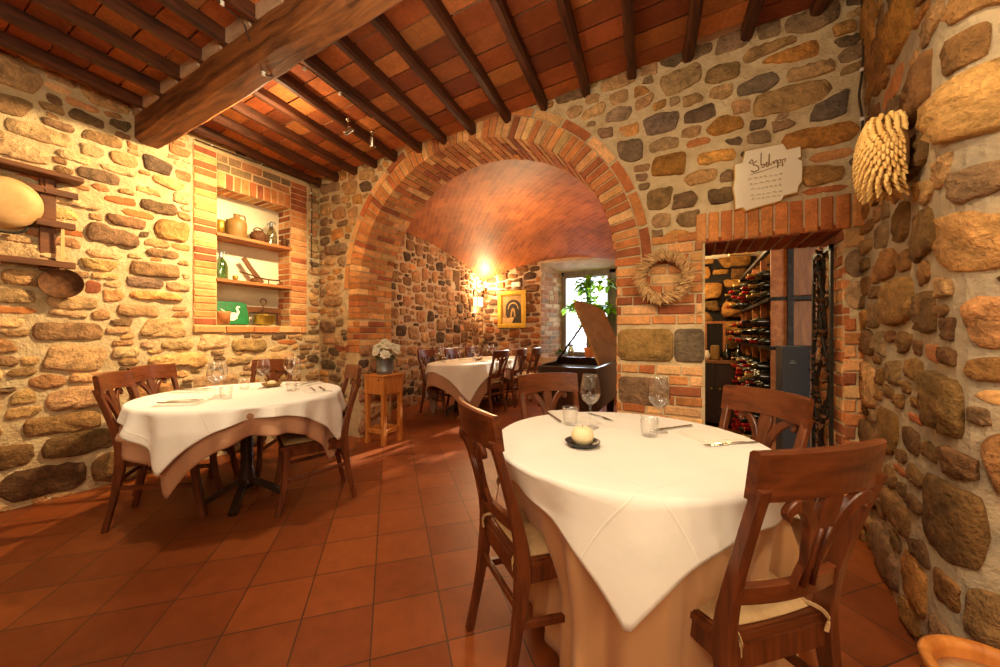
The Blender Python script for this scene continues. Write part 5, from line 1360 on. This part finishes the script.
# ================================================================== wine cellar
rk2 = empty('wine_rack', (0, 0, 0), 0, 'iron framed wooden wine rack filled with bottles in the cellar', 'wine rack')
RXf, RXb, RYa, RYb = .60, .95, 3.80, 5.9
mb = MB(); mb.box(RXf, RXf + .11, RYa, RYa + .03, 0, 1.92, .003); mb.build('end_panel', M['shelfwood'], rk2)
for z0, z1 in ((.05, 1.05), (1.10, 1.47), (1.52, 1.92)):
    mb = MB(); mb.box(RXf + .15, RXb, RYa + .02, RYa + .045, z0, z1, .002); mb.build('end_board', M['rackwood'], rk2)
mb = MB(); mb.box(RXf + .11, RXf + .15, RYa - .02, RYa + .04, 0, 1.95); mb.build('iron_post', M['iron'], rk2)
for z in (.02, 1.06, 1.48, 1.92):
    mb = MB(); mb.box(RXf - .01, RXb, RYa - .01, RYa + .03, z, z + .03); mb.box(RXf - .02, RXf + .02, RYa, RYb, z, z + .03); mb.build('iron_bar', M['iron'], rk2)
for z in (.03, 1.07, 1.49, .58):
    mb = MB(); mb.box(RXf + .02, RXb, RYa + .05, RYb, z, z + .02); mb.build('shelf', M['rackwood'], rk2)
mb = MB(); mb.box(RXb - .02, RXb, RYa + .05, RYb, 0, 1.92); mb.build('back_panel', M['darkrack'], rk2)
for y in (4.32, 4.85, 5.4, 5.88):
    mb = MB(); mb.box(RXf, RXf + .05, y, y + .03, 0, 1.92); mb.build('upright', M['shelfwood'], rk2)
def make_bottle(cap, name='wine_bottle'):
    mb = MB(); mb.mat = 0; ax = Vector((-1, 0, 0))
    mb.lathe([(.0, 0), (.036, 0), (.037, .01), (.037, .19), (.03, .215), (.015, .235), (.0145, .25)], 14, axis=ax, cap1=False)
    mb.mat = 1; mb.lathe([(.0155, .245), (.015, .295), (.017, .297), (.017, .307), (.0, .309)], 14, axis=ax)
    return mb.build(name, [M['wine_glass_body'], cap])
caps = [make_bottle(M['cap_red']), make_bottle(M['cap_dark']), make_bottle(M['cap_gold'])]
cn_names = ['red-capped', 'dark-capped', 'gold-capped']; used = [False] * 3; rb = random.Random(17)
for tier, (zb, rows, tn) in enumerate(((1.51, 3, 'top'), (1.09, 3, 'upper middle'), (.60, 4, 'lower middle'), (.05, 4, 'bottom'))):
    for r_ in range(rows):
        for c_ in range(13):
            y = RYa + .14 + c_ * .155 + (.077 if r_ % 2 else 0); z = zb + .038 + r_ * .088
            if any(abs(y - q - .015) < .055 for q in (4.32, 4.85, 5.4, 5.88)) or rb.random() < .14 or y > RYb - .05: continue
            k = rb.choices((0, 1, 2), (5, 3, 3))[0]
            o = caps[k] if not used[k] else caps[k].copy()
            if used[k]: COL.objects.link(o)
            used[k] = True
            o.location = (RXf + .16 + rb.uniform(-.05, .03), y, z)
            tag(o, '%s wine bottle lying neck outward in the %s tier of the rack' % (cn_names[k], tn), 'wine bottle', '%s bottles in the %s tier' % (cn_names[k], tn))
gb = empty('metal_cabinet', (.70, 3.58, 0), 0, 'tall narrow slate grey metal box standing before the wine rack', 'cabinet')
mb = MB(); mb.box(-.085, .085, -.12, .12, 0, 1.09, .006); mb.build('body', M['grey_box'], gb)
mb = MB(); mb.box(-.087, .087, -.122, .122, 1.09, 1.10, .003); mb.build('lid', M['grey_box'], gb)
mb = MB(); mb.box(-.04, 0, -.123, -.12, .97, .985); mb.box(-.03, -.01, -.123, -.12, .99, .998); mb.build('badge', M['zinc'], gb)
# sideboard with lantern and two bottles at the back of the cellar
sb = empty('sideboard', (.27, 5.55, 0), 0, 'low dark sideboard at the back of the cellar', 'sideboard')
mb = MB(); mb.box(-.30, .30, -.22, .22, .06, .82, .004); mb.build('carcass', M['table_dark'], sb)
mb = MB(); mb.box(-.33, .33, -.25, .25, .82, .86, .004); mb.build('top', M['rackwood'], sb)
for x in (-.145, .145):
    mb = MB(); mb.box(x - .135, x + .135, -.235, -.222, .10, .79, .003); d_ = mb.build('door', M['table_dark'], sb)
    mb = MB(); mb.lathe([(.006, 0), (.012, .012), (0, .018)], 12, (x + .1 * (1 if x < 0 else -1), -.235, .5), axis=Vector((0, -1, 0))); mb.build('knob', M['brass'], d_)
for x in (-.27, .27):
    for y in (-.19, .19):
        mb = MB(); mb.box(x - .025, x + .025, y - .025, y + .025, 0, .06); mb.build('foot', M['table_dark'], sb)
fr = empty('framed_picture', (.27, 5.50, .86), 0, 'small gilt edged dark frame standing on the cellar sideboard', 'frame')
mb = MB()
for (a, b, c, d) in ((-.12, -.09, 0, .5), (.09, .12, 0, .5), (-.09, .09, .47, .5), (-.09, .09, 0, .03)): mb.box(a, b, -.015, .015, c, d)
mb.build('frame', M['shelfwood'], fr)
mb = MB(); mb.box(-.09, .09, 0, .01, .03, .47); mb.build('panel', M['dark'], fr)
cdl = empty('jar', (.27, 5.42, .86), 0, 'small amber jar in front of the gilt edged frame', 'jar')
mb = MB(); mb.lathe([(.05, 0), (.055, .02), (.055, .16), (.04, .19), (0, .19)], 18); mb.build('body', M['stoneware'], cdl)
for x, l in ((.40, 'dark round bottle on the cellar sideboard, left of the pair'), (.52, 'dark round bottle on the cellar sideboard, right of the pair')):
    o = empty('squat_bottle', (x, 5.42, .86), 0, l, 'bottle', 'squat bottles on the sideboard')
    mb = MB(); mb.lathe([(.04, 0), (.055, .03), (.055, .08), (.025, .13), (.016, .15), (.018, .2), (0, .2)], 18); mb.build('body', M['wine_glass_body'], o)
pp = empty('paper_roll', (.18, 5.42, .86), 0, 'small white jar at the left end of the cellar sideboard', 'jar')
mb = MB(); mb.lathe([(.03, 0), (.04, .06), (.02, .1), (.02, .12), (0, .12)], 16); mb.build('body', M['ceramic'], pp); pp.name = 'ceramic_jar'
# wrought iron gate folded against the right reveal
gt = empty('iron_gate', (DX1 - .03, YB + .06, 0), 0, 'wrought iron gate with vine leaves folded back in the cellar opening', 'gate')
mb = MB(); GH, GW = 1.76, .40
for y in (0, GW - .03): mb.box(-.012, .004, y, y + .03, .03, GH)
for z in (.03, GH - .03): mb.box(-.012, .004, 0, GW, z, z + .03)
mb.build('frame', M['iron'], gt)
rv = random.Random(23); vn = MB(); lv_ = MB()
for (y0, am, ph_) in ((.12, .06, 0), (.26, .06, 2.2), (.19, .09, 4)):
    pts = [(-.012 + .012 * math.sin(z * 9 + ph_), y0 + am * math.sin(z * 5.2 + ph_), z) for z in [.06 + 1.67 * k / 60 for k in range(61)]]
    vn.tube(pts, .011, 6)
    for p in pts[2::2]:
        for _ in range(2):
            a = rv.uniform(0, 6.28); L = rv.uniform(.04, .07); d = Vector((rv.uniform(-.6, -.1), math.cos(a), math.sin(a))).normalized(); leaf(lv_, Vector(p), d, L * .8, L * .6, .1)
for k in range(9):
    z = .15 + k * .18; cy = .19 + .1 * (-1) ** k
    vn.tube([(-.01, cy + (.012 + .006 * t) * math.cos(t * .8), z + (.012 + .006 * t) * math.sin(t * .8)) for t in range(12)], .006, 6)
vn.build('vine_scroll', M['iron'], gt); tag(lv_.build('vine_foliage', M['rust'], gt), kind='stuff')
hg = empty('carved_bracket', (.45, 4.4, 1.98), 0, 'pale wooden bracket high above the wine rack end', 'bracket')
mb = MB(); mb.box(-.11, .11, -.03, .03, .02, .07, .006); mb.box(.08, .13, -.03, .03, .05, .3, .004); mb.build('arm', M['husk'], hg)

# ================================================================== light
def lamp(kind, name, loc, energy, color, size=.1, aim=None, angle=60, blend=.6):
    l = bpy.data.lights.new(name, kind); l.energy = energy; l.color = color
    if kind == 'SPOT': l.spot_size = R(angle); l.spot_blend = blend; l.shadow_soft_size = size
    elif kind == 'POINT': l.shadow_soft_size = size
    elif kind == 'SUN': l.angle = size
    elif kind == 'AREA': l.size = size
    o = bpy.data.objects.new(name, l); COL.objects.link(o); o.location = loc
    if aim is not None: o.rotation_euler = (Vector(aim) - Vector(loc)).to_track_quat('-Z', 'Y').to_euler()
    return o
WARM = (1, .72, .36); WARM2 = (1, .78, .45); SOFT = (1, .84, .58)
lamp('SPOT', 'spot_left_wall', SP1 + Vector((-.05, -.05, -.06)), 190, WARM, .05, (-4.09, .9, 1.7), 112, .9)
lamp('SPOT', 'spot_niche', SP2 + Vector((-.05, 0, -.06)), 70, WARM2, .05, (-4.0, 2.1, 1.6), 80, .9)
lamp('SPOT', 'spot_plaque', (-.1, 1.2, 3.02), 210, WARM2, .06, (.6, 2.9, 2.1), 86, .9)
lamp('SPOT', 'spot_front_table', (-.1, .4, 3.0), 58, SOFT, .12, (-.25, 1.5, .77), 75, .8)
lamp('SPOT', 'spot_left_table', (-2.3, .6, 2.75), 60, SOFT, .1, (-2.8, 1.5, .77), 65, .8)
lamp('SPOT', 'spot_right_wall', (1.7, -.2, 2.7), 75, WARM2, .1, (1.2, 1.7, 1.5), 80, .8)
lamp('POINT', 'ceiling_glow', (-2.9, 1.75, 2.78), 9, WARM, .06)
lamp('POINT', 'room_fill', (.1, -1.1, 2.3), 50, SOFT, .5)
lamp('POINT', 'room_fill_mid', (-1.0, .9, 2.5), 22, SOFT, .3)
lamp('POINT', 'room_fill_right', (1.2, -.8, 2.0), 22, SOFT, .4)
lamp('POINT', 'arch_room_fill', (-2.4, 5.0, 2.4), 32, WARM, .3)
lamp('POINT', 'corner_uplight', (-3.90, 6.74, 2.30), 34, WARM, .04)
lamp('POINT', 'wall_lamp_up', (RX0 + .10, 6.62, 2.05), 4, WARM, .04)
lamp('POINT', 'wall_lamp_down', (RX0 + .10, 6.62, 1.71), 4, WARM, .04)
lamp('POINT', 'cellar_lamp', (.1, 4.5, 2.05), 16, WARM, .06)
lamp('POINT', 'cellar_lamp_rear', (.0, 5.7, 1.9), 8, WARM, .06)
s = lamp('SUN', 'sun', (-1.7, 9, 4), 5.5, (1, .93, .82), R(1.0)); s.rotation_euler = Vector((-.12, -1, -.44)).to_track_quat('-Z', 'Y').to_euler()
w = bpy.data.worlds.new('sky'); scn.world = w; w.use_nodes = True
bg = w.node_tree.nodes['Background']; bg.inputs['Color'].default_value = (.86, .93, 1, 1); bg.inputs['Strength'].default_value = 4.0

# ================================================================== camera
cam = bpy.data.cameras.new('camera'); co = bpy.data.objects.new('camera', cam); COL.objects.link(co)
cam.sensor_width = 36; cam.lens = 36 * 360 / 1000; cam.clip_start = .02; cam.clip_end = 60
co.location = (0, 0, 1.2); co.rotation_euler = (R(90), 0, R(28)); scn.camera = co
scn.view_settings.view_transform = 'Standard'; scn.view_settings.look = 'None'; scn.view_settings.exposure = 1.0
scn.cycles.use_denoising = True
scn.cycles.max_bounces = 8; scn.cycles.transparent_max_bounces = 16; scn.cycles.caustics_reflective = False; scn.cycles.caustics_refractive = False
scn.cycles.sample_clamp_indirect = 6
